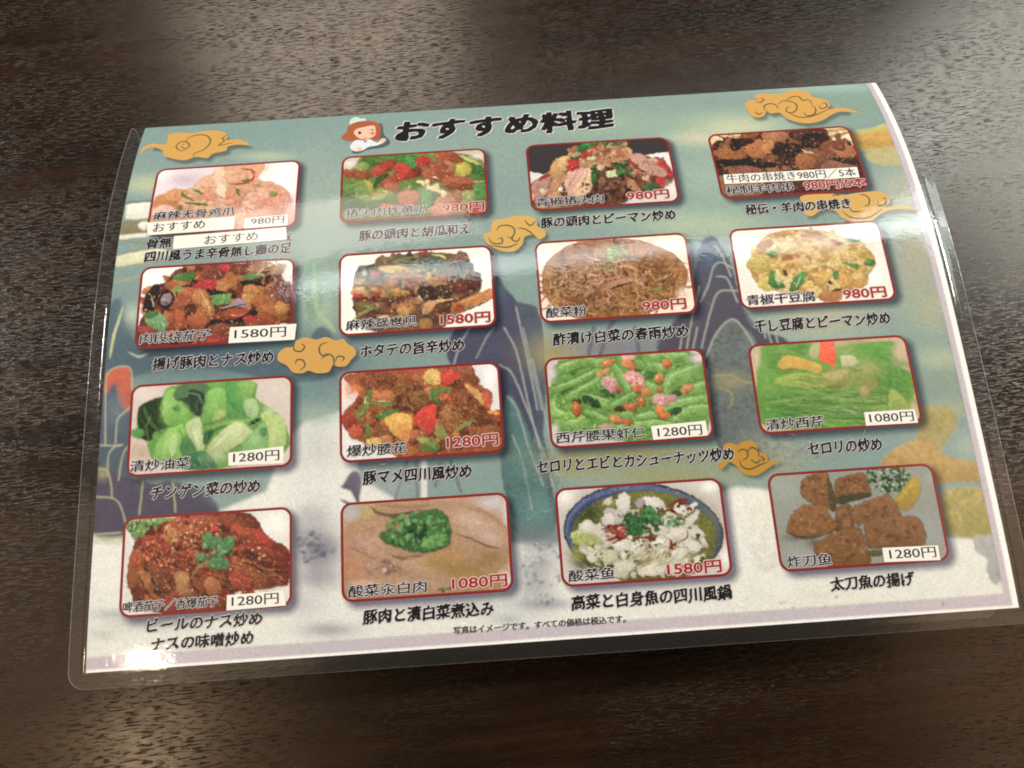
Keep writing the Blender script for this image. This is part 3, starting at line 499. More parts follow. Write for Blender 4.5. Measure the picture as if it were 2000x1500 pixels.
    for P, w_, c in [([(580, 520), (640, 560), (740, 520)], 12, 0x3E7A34), ([(700, 560), (735, 640), (720, 760)], 14, 0x3E7C40), ([(900, 540), (980, 520), (1090, 480)], 12, 0x2E6434), ([(930, 680), (1000, 590), (1100, 540)], 14, 0x2E6038), ([(1290, 620), (1230, 700), (1140, 780)], 10, 0x6AA050), ([(1370, 470), (1420, 560), (1430, 700)], 12, 0x5E9C4A), ([(600, 300), (570, 400), (590, 520)], 8, 0x4E8A3C), ([(1100, 300), (1180, 420), (1280, 460)], 12, 0x3C8440), ([(880, 520), (910, 400), (950, 290)], 10, 0x3E7C3A)]: S(P, w_, c, a=.7)
    NOOD(900, 560, 480, 260, 70, 160, 6, [0xC8E0A0, 0x4A8A40, 0xA8D080], 72, (60, 120), .4, 15)
def p32():
    zoom(620, 690, 4.1667); fill(0xE2DCD8); soft(270, 720, 80, 60, 0xE8E6E4, 1); soft(1400, 190, 60, 100, 0xF4F0EC, 1); soft(240, 340, 60, 60, 0xF6E4D0, 1)
    G([(210, 200), (400, 150), (1100, 90), (1260, 110), (1300, 240), (1420, 320), (1410, 460), (1500, 480), (1510, 780), (800, 860), (560, 800), (350, 720), (200, 580), (210, 480), (330, 330)], 0xA0522A, drop=.1, sh=.1)
    SCAT(850, 480, 560, 330, 200, (26, 60), [0x9A5428, 0xB4682F, 0x7A3E20, 0xC87A3A, 0x6A3820, 0xA85A2A], seed=81, drop=.35)
    soft(290, 290, 80, 60, 0xE87A38, .9); soft(760, 140, 180, 30, 0xC05838, .7)
    for q in [(500, 230, 150, 80, 0x8C4E2C, -5), (530, 340, 110, 50, 0xD07A3C, 10), (760, 340, 120, 130, 0x7E4C26, -15), (820, 380, 90, 90, 0x8E5A2C, 0), (690, 400, 60, 70, 0x6E3E20, 0), (1180, 400, 170, 120, 0x8C4A26, 5), (1080, 520, 90, 110, 0xA86A34, -15), (1040, 360, 70, 40, 0xC85A34, -10), (1290, 470, 110, 60, 0x7A4424, 0), (1180, 160, 100, 50, 0xA8583A, -10), (1250, 210, 70, 40, 0x8A4A2A, 20), (260, 540, 70, 60, 0xA83A24, 0), (310, 640, 60, 60, 0xC8542A, 20), (1350, 560, 150, 30, 0x6A3C22, 4), (820, 640, 80, 60, 0xB06034, 0), (540, 640, 90, 60, 0x8A5230, 30), (1380, 620, 120, 40, 0x9A5A2A, -5), (560, 700, 60, 40, 0xC07A40, 0)]: E(*q[:5], rot=q[5], hi=.3, sh=.5)
    NOOD(760, 340, 110, 110, 40, 70, 10, [0xB07A44, 0x4E2C18, 0xC08A50], 82, (0, 180), .8); NOOD(1150, 460, 170, 140, 80, 60, 11, [0xC4803E, 0x5A2E18, 0xD09048], 83, (30, 140), .8); NOOD(480, 230, 150, 80, 40, 60, 9, [0xC07840, 0x5A2E18, 0xA8562C], 84, (0, 360), .8)
    S([(420, 320), (400, 420), (330, 510)], 60, 0x7E8A3E, sh=.4, tap=0); S([(400, 340), (380, 420)], 12, 0xC0C878); S([(430, 400), (530, 420), (640, 400)], 40, 0x8A8A42, sh=.4); S([(460, 390), (600, 390)], 9, 0xC8C080); G([(480, 500), (560, 460), (650, 450), (640, 500), (520, 540)], 0x5A8238); G([(900, 320), (960, 280), (1100, 290), (1000, 330), (960, 380)], 0x667E38); E(960, 370, 50, 30, 0x5A7A30, 40)
    S([(400, 560), (410, 640), (390, 700)], 46, 0x7C8A40, sh=.4); G([(960, 600), (1010, 580), (1050, 640), (1080, 690), (980, 690)], 0x8A8E44); S([(1120, 640), (1190, 580), (1260, 550)], 34, 0x86904A); G([(820, 760), (850, 700), (930, 680), (990, 740), (960, 800), (860, 800)], 0x6A7E34, hi=.2); E(860, 700, 60, 30, 0xA0A050, 10); E(930, 740, 40, 30, 0x7A8E40, 0)
    G([(860, 190), (900, 135), (960, 130), (1010, 170), (1010, 230), (960, 260), (890, 240)], 0xE4BE5A, hi=.2); G([(1010, 140), (1100, 140), (1160, 190), (1120, 230), (1030, 265), (1000, 240)], 0xD63A26, hi=.15)
    G([(780, 560), (790, 500), (880, 430), (960, 420), (960, 560), (910, 655), (860, 600)], 0xDB3320, hi=.2, sh=.15); G([(760, 580), (820, 590), (840, 610), (780, 620)], 0x7A3420)
    G([(540, 540), (640, 485), (740, 500), (770, 560), (740, 700), (710, 710), (620, 660)], 0xE0AC48, hi=.25, sh=.15); soft(720, 640, 60, 70, 0xE8803A, .7)
    G([(1190, 250), (1260, 270), (1340, 340), (1350, 430), (1280, 360)], 0xDCA052); G([(1340, 330), (1390, 310), (1420, 380), (1390, 450), (1350, 420)], 0xC85A30); S([(1380, 470), (1490, 490)], 30, 0xE09038); E(460, 720, 66, 38, 0xE4B860, 10)
    SCAT(850, 480, 520, 300, 150, (3, 8), [0xF0B070, 0xE89050, 0x3E2014, 0xD86A38], drop=0, seed=85, hi=.5)
    soft(1400, 180, 40, 80, 0xFBF8F2, 1); soft(1350, 130, 40, 30, 0xE8E8F0, 1); soft(600, 800, 60, 20, 0xD8A048, .5)
def p33():
    zoom(1030, 650, 4.1667); fill(0xB9B4B6)
    G([(190, 440), (240, 260), (360, 210), (1300, 160), (1360, 260), (1450, 300), (1480, 700), (1300, 900), (300, 820), (200, 700)], 0x5E9440, drop=0, sh=.1)
    def st(P, w_, c=0x6EA34E): S(P, w_+12, 0x37602F, tap=0, a=.55); S(P, w_, c, tap=0, sh=.25, n=3); S([(a, b-w_*.2) for a, b in P], w_*.45, 0x86B862, n=3, a=.6); S([(a+10, b-w_*.28) for a, b in P], w_*.10, 0xC4DCA8, n=3, a=.45)
    SCAT(800, 500, 600, 330, 60, (30, 80), [0x4C8236, 0x6AA048, 0x3A6A30, 0x7CB456], asp=.4, seed=91, drop=.5)
    for P, w_ in [([(250, 300), (420, 240)], 90), ([(190, 470), (380, 400), (580, 300)], 60), ([(330, 520), (500, 430), (640, 330)], 70), ([(460, 230), (700, 250)], 80), ([(900, 250), (1060, 280), (1250, 330)], 90), ([(960, 200), (1300, 190)], 80), ([(700, 270), (780, 380), (840, 520)], 70), ([(460, 520), (640, 580), (850, 680)], 90), ([(670, 600), (800, 530), (870, 490)], 60), ([(1120, 470), (1180, 380), (1400, 300)], 150), ([(1180, 560), (1300, 480), (1460, 420)], 110), ([(1040, 640), (1180, 600), (1460, 540)], 120), ([(210, 560), (220, 660), (400, 700)], 120), ([(230, 740), (480, 740)], 100), ([(880, 700), (1040, 660)], 90), ([(1180, 720), (1300, 640), (1470, 620)], 110), ([(480, 640), (640, 700)], 50), ([(700, 780), (1000, 740), (1200, 760)], 80), ([(600, 470), (700, 480)], 70), ([(960, 420), (1040, 460)], 90)]: st(P, w_)
    for q in [(520, 560, 90, 40, 0x284A22, 30), (650, 490, 70, 30, 0x355C2A, 20), (1190, 640, 70, 30, 0x2E5426, -20), (400, 560, 40, 30, 0x2E4A22, 0), (760, 620, 60, 26, 0x4A3A1E, 0), (1200, 500, 60, 30, 0x305A2A, -20)]: E(*q[:5], rot=q[5], drop=0)
    SCAT(330, 700, 120, 40, 10, (20, 50), [0x8FBF60, 0x7AB050], seed=93)
    for q in [(665, 400, 68, 52, 0xBC8E8E, 0), (690, 450, 34, 40, 0xB8848C, 0), (870, 370, 90, 54, 0xCB8E8C, 20), (900, 420, 60, 40, 0xD09A90, 0), (1090, 545, 75, 52, 0xBE9290, 10), (1170, 530, 50, 30, 0xB08484, 10), (820, 200, 60, 26, 0xCFA096, 0), (640, 760, 70, 26, 0xA8907A, -6)]: E(*q[:5], rot=q[5], hi=.3, sh=.35)
    SCAT(880, 380, 70, 40, 14, (6, 14), [0xE8C0BC, 0xB0585A], drop=0, seed=94); SCAT(1090, 545, 50, 34, 9, (6, 12), [0xE8C0BC, 0xB86A6A], drop=0, seed=95); SCAT(660, 400, 50, 34, 8, (6, 12), [0xD8B8B8, 0xA87878], drop=0, seed=96)
    for q in [(650, 245, 62, 30, 0xB8783A, -25), (615, 320, 55, 24, 0xC89050, -25), (830, 260, 66, 34, 0xC07A3C, 35), (1135, 255, 42, 40, 0xB8702E, 0), (1070, 370, 40, 44, 0xBA7E42, 30), (1080, 460, 24, 26, 0xA87634, 0), (900, 460, 44, 34, 0xB8682C, 0), (970, 480, 46, 32, 0xC07A3A, 30), (925, 555, 44, 44, 0xA8602A, 0), (835, 600, 58, 36, 0xA86232, 15), (400, 620, 38, 62, 0xAE6026, -15), (720, 700, 60, 34, 0xB88040, 15), (810, 725, 50, 26, 0xA85E36, 10), (1295, 455, 54, 38, 0xB4824A, -25), (1080, 640, 34, 60, 0xC47230, -20), (1120, 670, 36, 26, 0xC47230, 0), (740, 460, 24, 30, 0xB05A34, 0)]: E(*q[:5], rot=q[5], hi=.45, sh=.5, drop=.55)
    for x, y in [(640, 235), (1125, 245), (1060, 360), (920, 540), (840, 590), (700, 690), (395, 590), (1290, 445)]: S([(x-14, y+12), (x+12, y-8)], 8, 0xE8B878, a=.8)
    soft(1380, 210, 60, 40, 0xC4C0C4, 1); soft(200, 330, 40, 60, 0xBEBABE, 1); soft(220, 780, 40, 40, 0xC8C0C8, .9)
def p34():
    zoom(1430, 640, 4.1667); fill(0xB4AA86)
    G([(200, 400), (230, 220), (260, 150), (620, 120), (700, 180), (1290, 110), (1300, 280), (1450, 380), (1470, 560), (1380, 660), (1000, 800), (260, 790)], 0x5C9A3A, drop=0, sh=.05)
    for x, y, rx, ry, c, r in [(330, 250, 120, 100, 0x4E8E34, 0), (450, 200, 140, 40, 0x6EA048, 0), (560, 160, 80, 30, 0x3F8A34, 0), (1100, 170, 200, 60, 0x5A9A3E, 10), (1200, 260, 120, 80, 0x4E9238, 0), (900, 190, 100, 50, 0x8AA860, 10), (1330, 380, 130, 90, 0x4A8E34, 20), (1220, 460, 120, 70, 0x3F8A36, 0), (500, 640, 280, 100, 0x3A7A34, 5), (800, 620, 300, 90, 0x4A8E38, 0), (600, 720, 300, 60, 0x5A9A3C, 5), (400, 560, 160, 90, 0x54943A, 0), (1380, 600, 120, 80, 0x7CA044, 0), (1180, 620, 90, 60, 0x8CA050, 0), (300, 480, 90, 60, 0x68A044, 0), (260, 330, 50, 90, 0x6AA04A, 0)]: soft(x, y, rx, ry, c, .85, r)
    NOOD(650, 620, 420, 140, 110, 380, 18, [0x6CA848, 0x3A7A30, 0x82B85A, 0x4E9040, 0x2E6A2C, 0x9CC468], 101, (-12, 22), .45, 14)
    NOOD(1250, 380, 170, 210, 60, 200, 16, [0x6CA848, 0x3A8032, 0x7CB450], 102, (20, 60), .4, 20); NOOD(450, 280, 200, 120, 50, 160, 16, [0x6CA848, 0x4A8A3A, 0x8CB060], 103, (-30, 30), .4, 25)
    G([(340, 450), (400, 390), (560, 370), (700, 400), (800, 460), (700, 490), (500, 480)], 0x8CAE46, hi=.1, drop=0, sh=.1); NOOD(560, 430, 200, 45, 34, 220, 14, [0xA8C460, 0x7AA040, 0xC0CC6A], 104, (0, 22), .6, 10)
    G([(370, 290), (440, 230), (560, 250), (700, 290), (730, 320), (700, 380), (600, 350), (480, 330), (400, 340)], 0xB8A840, hi=.15, drop=0, sh=.15); S([(390, 290), (460, 260), (560, 290), (660, 320)], 40, 0xC89A3A, a=.7); S([(390, 340), (480, 350), (560, 340)], 14, 0x8A7A34)
    G([(620, 220), (640, 140), (700, 130), (700, 240), (660, 260)], 0xA0B07A, drop=0); E(800, 180, 30, 60, 0x6A7A3A, 0, a=.5, drop=0)
    G([(700, 240), (710, 120), (820, 115), (840, 230), (835, 325), (770, 295), (720, 280)], 0xE05A2E, smooth=False, sh=.08, drop=.25)
    G([(870, 230), (980, 225), (1030, 290), (960, 320), (890, 325)], 0xACBC90, smooth=False, drop=.2); soft(1090, 330, 120, 70, 0x9CA060, .8); soft(860, 370, 110, 50, 0x9A9A54, .9); soft(900, 430, 120, 60, 0x8E8E4C, .8); soft(1100, 460, 90, 70, 0x8E8448, .8); soft(840, 480, 60, 20, 0x6A6A30, .8)
    E(1070, 520, 40, 50, 0xA09A68, 10, a=.8, drop=.1); G([(720, 380), (800, 360), (930, 340), (940, 380), (860, 440), (780, 430)], 0xA8A866, drop=.15, a=.8); S([(940, 320), (1000, 350), (1060, 340)], 14, 0x7A7A48); S([(880, 660), (960, 680), (1010, 700)], 24, 0x8CAC78, a=.7)
    G([(1260, 650), (1260, 560), (1300, 500), (1400, 580), (1440, 650), (1300, 680)], 0x88A84C, drop=.1); S([(1240, 500), (1260, 570), (1250, 640)], 14, 0x4A7A30)
    soft(1360, 190, 60, 90, 0xB4AE8C, 1); soft(200, 260, 30, 80, 0xB8B490, 1); soft(1440, 720, 50, 40, 0xB0A890, .9)
def p41():
    zoom(150, 960, 4); fill(0xDDD8D0); soft(1550, 250, 150, 110, 0xF4F1EA, 1); soft(400, 700, 40, 200, 0xD8D4CC, 1)
    G([(400, 240), (740, 200), (780, 250), (620, 330), (480, 380), (420, 340)], 0x7A9A54, drop=0); SCAT(540, 290, 150, 70, 90, (8, 22), [0x55823A, 0x8CB060, 0x3F6A2E, 0xA8C880], seed=111, drop=.3)
    G([(390, 660), (430, 480), (520, 370), (700, 250), (900, 170), (1300, 160), (1420, 230), (1480, 340), (1660, 460), (1660, 680), (1560, 740), (1200, 800), (1180, 940), (520, 930), (430, 800)], 0x6E2A16, drop=.25, sh=.1)
    SCAT(1000, 520, 560, 340, 240, (26, 64), [0x7E2A16, 0x962E18, 0x5A2012, 0xA84420, 0x8A3A1C, 0x4A1A10], asp=.5, seed=112, drop=.4)
    for q in [(640, 430, 160, 100, 0xA03418, -20), (880, 280, 150, 70, 0xB0522A, 15), (1000, 230, 140, 50, 0xA8502E, 0), (1250, 250, 150, 60, 0x8A3A20, 20), (460, 600, 60, 170, 0x9A5428, 12), (540, 700, 50, 110, 0xA8602E, -25), (650, 680, 60, 140, 0x7A3A1E, -35), (840, 720, 70, 110, 0xB07A48, -28), (940, 760, 60, 100, 0x8A4224, -30), (1060, 740, 60, 80, 0xB0683A, -20), (1380, 640, 180, 90, 0x8E4620, 32), (1280, 700, 110, 70, 0x9A3420, 32), (1500, 480, 190, 50, 0x8C2A18, 25), (1430, 360, 150, 40, 0xB83820, 26), (1300, 310, 110, 36, 0xB44424, 22), (1560, 560, 120, 46, 0x7A2416, 30), (1600, 700, 60, 40, 0x7A2E1C, 0), (740, 340, 60, 90, 0xC07A3C, -15), (480, 520, 70, 50, 0xB04A20, -40), (740, 880, 110, 70, 0x8E3A1C, 20), (980, 880, 180, 50, 0x8E401C, 0), (600, 860, 80, 60, 0xA0521C, 30)]: E(*q[:5], rot=q[5], hi=.35, sh=.55, drop=.4)
    for P in ([(1260, 540), (1400, 590), (1540, 680), (1640, 720)], [(1300, 470), (1480, 540), (1640, 640)], [(560, 640), (640, 760), (700, 840)], [(480, 640), (540, 780), (600, 850)], [(880, 640), (900, 720), (960, 800)]): S(P, 18, 0x2A100A, a=.8)
    SCAT(900, 320, 250, 100, 90, (7, 18), [0xD08048, 0xE0A068, 0xB84428, 0x6A2414, 0xD89060], seed=114, drop=.3, hi=.5); SCAT(680, 480, 180, 110, 90, (7, 20), [0xC0602C, 0x8A2A16, 0xD08040, 0x5A1A10], seed=115, drop=.3, hi=.5); SCAT(1000, 480, 140, 120, 60, (8, 20), [0xA86434, 0x6A2414, 0xC08048], seed=116, hi=.5)
    SCAT(1000, 540, 560, 300, 200, (3, 9), [0xE8B070, 0xD86A40, 0x34120A, 0xF0C890], drop=0, seed=117, hi=.5); NOOD(1000, 560, 560, 280, 90, 140, 9, [0xC86A3A, 0x3A140C, 0xD88A50], 118, (10, 60), .5, 25)
    E(1080, 290, 40, 26, 0xC83A2C, 0)
    for P in ([(980, 360), (1030, 310), (1060, 350), (1110, 350), (1090, 420), (1060, 460), (1010, 420)], [(1120, 400), (1180, 350), (1230, 370), (1220, 440), (1150, 480), (1090, 470)], [(1020, 560), (1080, 500), (1140, 510), (1190, 540), (1180, 600), (1110, 610), (1040, 600)], [(930, 500), (990, 470), (1000, 520), (940, 550)]): G(P, 0x4E8450, hi=.3, sh=.3, wp=1.8)
    SCAT(1100, 480, 130, 110, 24, (14, 26), [0x5C9A5E, 0x3E7444, 0x74AE70], seed=119, drop=.3); S([(1060, 540), (960, 580), (890, 670)], 14, 0x8A8A50)
def p42():
    zoom(600, 930, 4); fill(0xB98A62); soft(340, 280, 100, 90, 0xA8A49E, 1); soft(1440, 210, 140, 70, 0xBAB2AC, 1.); soft(1570, 300, 60, 120, 0xC2BEB8, 1); soft(1560, 820, 80, 80, 0xC4C2BC, 1)
    G([(290, 430), (420, 330), (480, 240), (900, 190), (1250, 210), (1450, 300), (1560, 420), (1570, 650), (1480, 740), (1500, 900), (290, 940)], 0xA88056, drop=.1, sh=.1)
    for q in [(470, 270, 60, 60, 0xB0A058, -30), (350, 560, 130, 90, 0xA87A5C, -30), (500, 520, 140, 110, 0xB88C74, 20), (380, 700, 120, 110, 0xB87A52, 10), (560, 700, 150, 70, 0xAA8468, 20), (680, 740, 140, 60, 0x8E6C50, 20), (880, 700, 170, 60, 0xB8946E, 15), (1120, 640, 170, 70, 0xAA8040, 0), (1200, 740, 200, 70, 0x94702E, 0), (1400, 620, 150, 110, 0x8E6A34, 0), (1280, 610, 120, 46, 0xA88058, -10), (1330, 400, 200, 120, 0xBA947C, 22), (1430, 480, 110, 60, 0xC09C84, 30), (1260, 330, 120, 50, 0xC0A082, 15), (720, 300, 160, 60, 0xA07C5C, 0), (1100, 230, 160, 30, 0xA8846C, 5), (1000, 820, 200, 60, 0xAC8664, 8), (760, 830, 180, 60, 0xB08A68, 10), (450, 840, 120, 40, 0xC8A080, 0)]: soft(*q[:5], a=.9, rot=q[5])
    S([(500, 240), (560, 290), (700, 300), (900, 260)], 26, 0x54402C, a=.8); S([(600, 320), (700, 310), (800, 290)], 12, 0x3E3022, a=.8); S([(540, 220), (800, 240), (1000, 220)], 30, 0x8E6C54, a=.7); S([(320, 550), (440, 600), (540, 660)], 12, 0x7A5840, a=.8); S([(420, 440), (520, 400), (600, 380)], 12, 0x8A6248, a=.7); S([(1150, 450), (1260, 480), (1400, 540), (1520, 560)], 16, 0x5E4228, a=.85); S([(660, 620), (760, 640), (900, 620)], 30, 0x5A4026, a=.7); S([(440, 660), (470, 740), (540, 800)], 10, 0x80604A, a=.7); S([(740, 720), (780, 650), (860, 640), (980, 700)], 8, 0xC8A880, a=.7)
    S([(1240, 250), (1400, 290), (1540, 400)], 26, 0x9A7240, a=.6); soft(1020, 680, 120, 40, 0x9A7A2A, .8); SCAT(600, 720, 130, 60, 20, (8, 24), [0x7E5C50, 0xC09880, 0x8C6A54], drop=.1, seed=121); NOOD(800, 560, 480, 260, 60, 160, 9, [0xC8A484, 0x8E6A4A, 0xB89070], 122, (-10, 50), .35, 25)
    G([(560, 470), (590, 430), (700, 420), (770, 330), (930, 260), (1050, 270), (1110, 360), (1130, 470), (1100, 540), (980, 590), (820, 590), (650, 540), (590, 500)], 0x3E6632, drop=.4, wp=2.5)
    SCAT(860, 430, 260, 140, 150, (12, 30), [0x4E7C3C, 0x2C5228, 0x5E8C46, 0x3A6030, 0x6E9A54], seed=123, drop=.25, hi=.35); SCAT(860, 420, 80, 70, 30, (12, 28), [0x1E3A20, 0x2A4A28], seed=124); NOOD(860, 430, 220, 110, 30, 60, 5, [0x9AB888, 0x86A878], 125, (0, 360), .5); SCAT(1000, 510, 110, 50, 30, (12, 26), [0x6A9A4A, 0x5A8840], seed=126)
    S([(880, 190), (920, 180), (950, 200)], 16, 0xA83C2A, a=.8); SCAT(1080, 880, 60, 20, 8, (8, 18), [0x4A5A34], seed=127)
def p43():
    zoom(1030, 900, 4); fill(0xCBC4BC); soft(300, 280, 90, 80, 0xF0ECE0, 1); soft(1420, 200, 80, 50, 0xF4F1E6, 1); soft(1540, 740, 50, 80, 0xF4F1E6, 1); soft(460, 300, 100, 80, 0xC0B8B4, .6)
    zoom(1030, 900, 4)
    E(905, 560, 625, 385, 0x20222E, 4, hi=0, sh=0, tex=.03, drop=.2, wp=0); E(905, 560, 610, 372, 0x4A5A86, 4, hi=.45, sh=0, tex=.06, drop=0, wp=0); E(905, 575, 585, 350, 0x3A4666, 4, hi=.1, sh=0, tex=.05, drop=0, wp=0)
    E(910, 600, 565, 352, 0x66682F, 3, hi=.2, sh=.2, drop=0, wp=.6)
    for q in [(1000, 270, 260, 40, 0x7E8030, 5), (1380, 520, 120, 160, 0x7A7A34, 0), (480, 420, 110, 60, 0x3A4226, -30), (420, 800, 100, 70, 0x4A5220, 30), (380, 720, 60, 50, 0x98A040, 0), (1300, 740, 120, 60, 0x8A8A48, 0), (640, 340, 60, 40, 0x8A9434, 0)]: soft(*q[:5], a=.9, rot=q[5])
    SCAT(900, 640, 500, 270, 170, (26, 54), [0xD0C6B4, 0xC4B8A2, 0xDED6C6, 0xB8AC8C, 0xCCC8A8], asp=.6, seed=131, drop=.45, sh=.3, hi=.15)
    SCAT(950, 600, 540, 300, 60, (14, 34), [0x6E7234, 0x8A8E44, 0x4E5228], seed=132, drop=.2)
    for q in [(750, 330, 56, 80, 0xD8D2C6, -5), (630, 320, 40, 26, 0xCEC6B4, -30), (640, 400, 50, 34, 0xB8AEB0, 0), (980, 320, 95, 38, 0xDAD4C8, 8), (880, 330, 40, 40, 0xA8949C, 0), (640, 460, 60, 50, 0xD2CAC0, 0), (710, 440, 40, 60, 0xC2B8B4, 0), (1190, 370, 50, 46, 0xE0DACE, 0), (1270, 370, 70, 26, 0xDAD4C8, -40), (1290, 450, 90, 26, 0xD2CCC0, -50), (1170, 560, 110, 46, 0xD8D0C4, -8), (1040, 540, 70, 36, 0xCFC8BA, 0), (1220, 620, 60, 60, 0xC8C0B4, 30), (1320, 570, 60, 40, 0xD0C8BC, 10), (1040, 660, 70, 52, 0xE4E0D2, 20), (470, 520, 70, 60, 0xD4CEC0, -20), (560, 560, 60, 60, 0xC8C2B0, 0), (430, 600, 100, 60, 0xC4C890, 10), (1180, 720, 60, 80, 0xD6D2C4, 15), (740, 650, 80, 50, 0xD8D4C2, 0), (620, 740, 90, 50, 0xC6C2A0, 0), (520, 750, 60, 40, 0xD0CEB8, 0), (860, 680, 60, 60, 0xDAD6C6, 0), (760, 820, 90, 50, 0xCEC8B6, 0), (980, 840, 130, 50, 0xD8D2BC, -10), (600, 640, 50, 50, 0xCAC2B8, 0), (1290, 660, 70, 40, 0xD6D0C4, 20), (700, 880, 90, 30, 0xC4C0A8, 0), (1150, 860, 60, 40, 0xCCC6AE, 0)]: E(*q[:5], rot=q[5], hi=.12, sh=.35, drop=.5, wp=1.8)
    NOOD(960, 760, 240, 100, 50, 160, 14, [0xD8D0A8, 0xB8A868, 0xE4DEC4], 133, (-70, -30), .75, 20); G([(340, 600), (420, 560), (560, 600), (600, 660), (460, 650), (380, 660)], 0xA4B050, drop=0, a=.7); E(1330, 585, 20, 22, 0x4A2A20, 0)
    for P in ([(570, 540), (680, 510), (780, 500)], [(610, 620), (700, 600), (790, 610)], [(640, 560), (720, 570), (780, 590)], [(700, 540), (740, 600), (660, 640)], [(1030, 400), (1120, 390), (1210, 430)], [(1100, 350), (1180, 310), (1260, 300)], [(1180, 340), (1240, 330)], [(850, 600), (940, 600), (1000, 620)], [(1110, 610), (1130, 700)], [(1160, 640), (1100, 690)], [(620, 500), (700, 530)]): S(P, 22, 0x8A1E16, sh=.4, drop=.3)
    SCAT(700, 570, 90, 60, 20, (10, 22), [0xA02A1C, 0x6A1410, 0xB43A28], seed=134); SCAT(1180, 370, 100, 50, 12, (8, 18), [0x8A2418, 0x5A1A14], seed=135)
    G([(770, 480), (820, 430), (900, 440), (920, 500), (900, 570), (820, 590), (770, 540)], 0x34683A, hi=.3, wp=2); G([(880, 430), (940, 360), (1000, 400), (990, 480), (920, 480)], 0x3C7A42, hi=.25, wp=2); SCAT(900, 470, 170, 90, 46, (12, 28), [0x2F6236, 0x4E8A50, 0x24502C], seed=136, drop=.3); SCAT(1110, 470, 110, 40, 36, (10, 20), [0x3C7444, 0x5A9060, 0x88A888], seed=137); S([(740, 440), (700, 420)], 20, 0x5A8A4A); SCAT(940, 640, 120, 30, 10, (8, 16), [0x2E5A32], seed=138)
    S([(1250, 540), (1240, 600), (1180, 640)], 12, 0x4A2A22); SCAT(560, 740, 40, 30, 8, (5, 9), [0x2A3A20], drop=0, seed=139)
def p44():
    zoom(1450, 870, 4); fill(0x98958A); soft(320, 330, 180, 150, 0xA4A298, 1); soft(1400, 700, 160, 160, 0x9E9C9A, 1); soft(450, 850, 160, 50, 0xA2A098, 1); soft(1480, 250, 60, 60, 0xA6A298, 1)
    SCAT(1130, 250, 190, 110, 170, (8, 22), [0x2E4A24, 0x3E6030, 0x4E7240, 0x98A890, 0x24401E, 0xB0B8A8], seed=141, drop=.3)
    soft(420, 720, 120, 30, 0x5A5648, .7); soft(560, 760, 60, 50, 0x544A3A, .7); soft(1180, 810, 200, 40, 0x6E6C60, .7)
    G([(1200, 470), (1190, 410), (1260, 320), (1320, 245), (1370, 270), (1385, 350), (1340, 450), (1270, 510)], 0xB8922A, hi=.15, sh=.3, drop=.35); S([(1215, 440), (1280, 350), (1330, 270)], 26, 0xCBA83A, a=.7)
    def fish(P, c=0x8A5830): G(P, c, hi=.18, sh=.45, drop=.5, wp=2.2)
    fish([(720, 280), (800, 240), (940, 215), (990, 330), (980, 400), (760, 450), (730, 420)], 0x8A5A34); G([(740, 420), (800, 380), (980, 370), (990, 400), (840, 440), (760, 460)], 0x4A4430, drop=0)
    fish([(470, 260), (540, 230), (660, 215), (680, 290), (730, 400), (720, 510), (640, 480), (540, 450), (470, 400), (450, 320)], 0x8E5C34); G([(660, 250), (710, 350), (735, 470), (700, 520), (670, 400)], 0x5E4A2C, drop=0)
    fish([(740, 480), (840, 460), (870, 620), (850, 680), (740, 660), (720, 560)], 0x7E5632)
    fish([(850, 560), (860, 490), (900, 460), (1060, 400), (1150, 385), (1220, 510), (1210, 560), (1080, 560), (950, 600), (900, 630)], 0x94613A)
    fish([(370, 560), (430, 490), (520, 460), (640, 470), (690, 560), (740, 600), (730, 650), (620, 690), (480, 710), (360, 690), (350, 630)], 0x96602F); G([(360, 680), (480, 710), (640, 690), (740, 640), (740, 670), (620, 710), (460, 730)], 0x4E3E24, drop=0, a=.8)
    fish([(950, 660), (960, 600), (1100, 565), (1330, 550), (1400, 600), (1420, 680), (1410, 780), (1200, 800), (990, 800), (960, 730)], 0x8E5C36)
    fish([(560, 780), (640, 720), (760, 660), (900, 640), (940, 680), (960, 780), (990, 920), (700, 950), (620, 870), (570, 860)], 0x8A5A2E)
    G([(970, 820), (1080, 820), (1080, 860), (990, 860)], 0x6A5634, drop=0)
    for (x, y, rx, ry) in [(560, 330, 100, 90), (860, 310, 110, 60), (540, 580, 160, 90), (1030, 490, 150, 70), (1180, 680, 200, 100), (780, 800, 180, 120), (800, 560, 50, 80)]:
        SCAT(x, y, rx, ry, 40, (8, 26), [0x9A643A, 0x82502C, 0xA46C40, 0x784828, 0x92603A], seed=x, drop=0, sh=.1, hi=.1)
    for (x, y) in [(1040, 660), (1150, 710), (1290, 670), (1340, 640), (960, 560), (690, 850), (820, 740)]: soft(x, y, 26, 18, 0x6A3220, .8)
DISH = {'11': p11, '12': p12, '13': p13, '14': p14, '21': p21, '22': p22, '23': p23, '24': p24, '31': p31, '32': p32, '33': p33, '34': p34, '41': p41, '42': p42, '43': p43, '44': p44}

# ------------------------------------------------------------------ layout of the print (mm on the sheet)
XL = [9.97, 81.25, 152.12, 222.91]; FW = 54.78
RT = [181.77, 137.06, 92.40, 47.38]; FH = 31.16

def thing(name, label, cat, loc=(0, 0, 0)):
    o = bpy.data.objects.new(name, None); COL.objects.link(o); o.location = loc; o.empty_display_size = .02
    o['label'] = label; o['category'] = cat; return o
MENU = thing('laminated_menu', 'folded laminated menu with sixteen framed dish photos, lying slightly open on dark wood', 'menu')

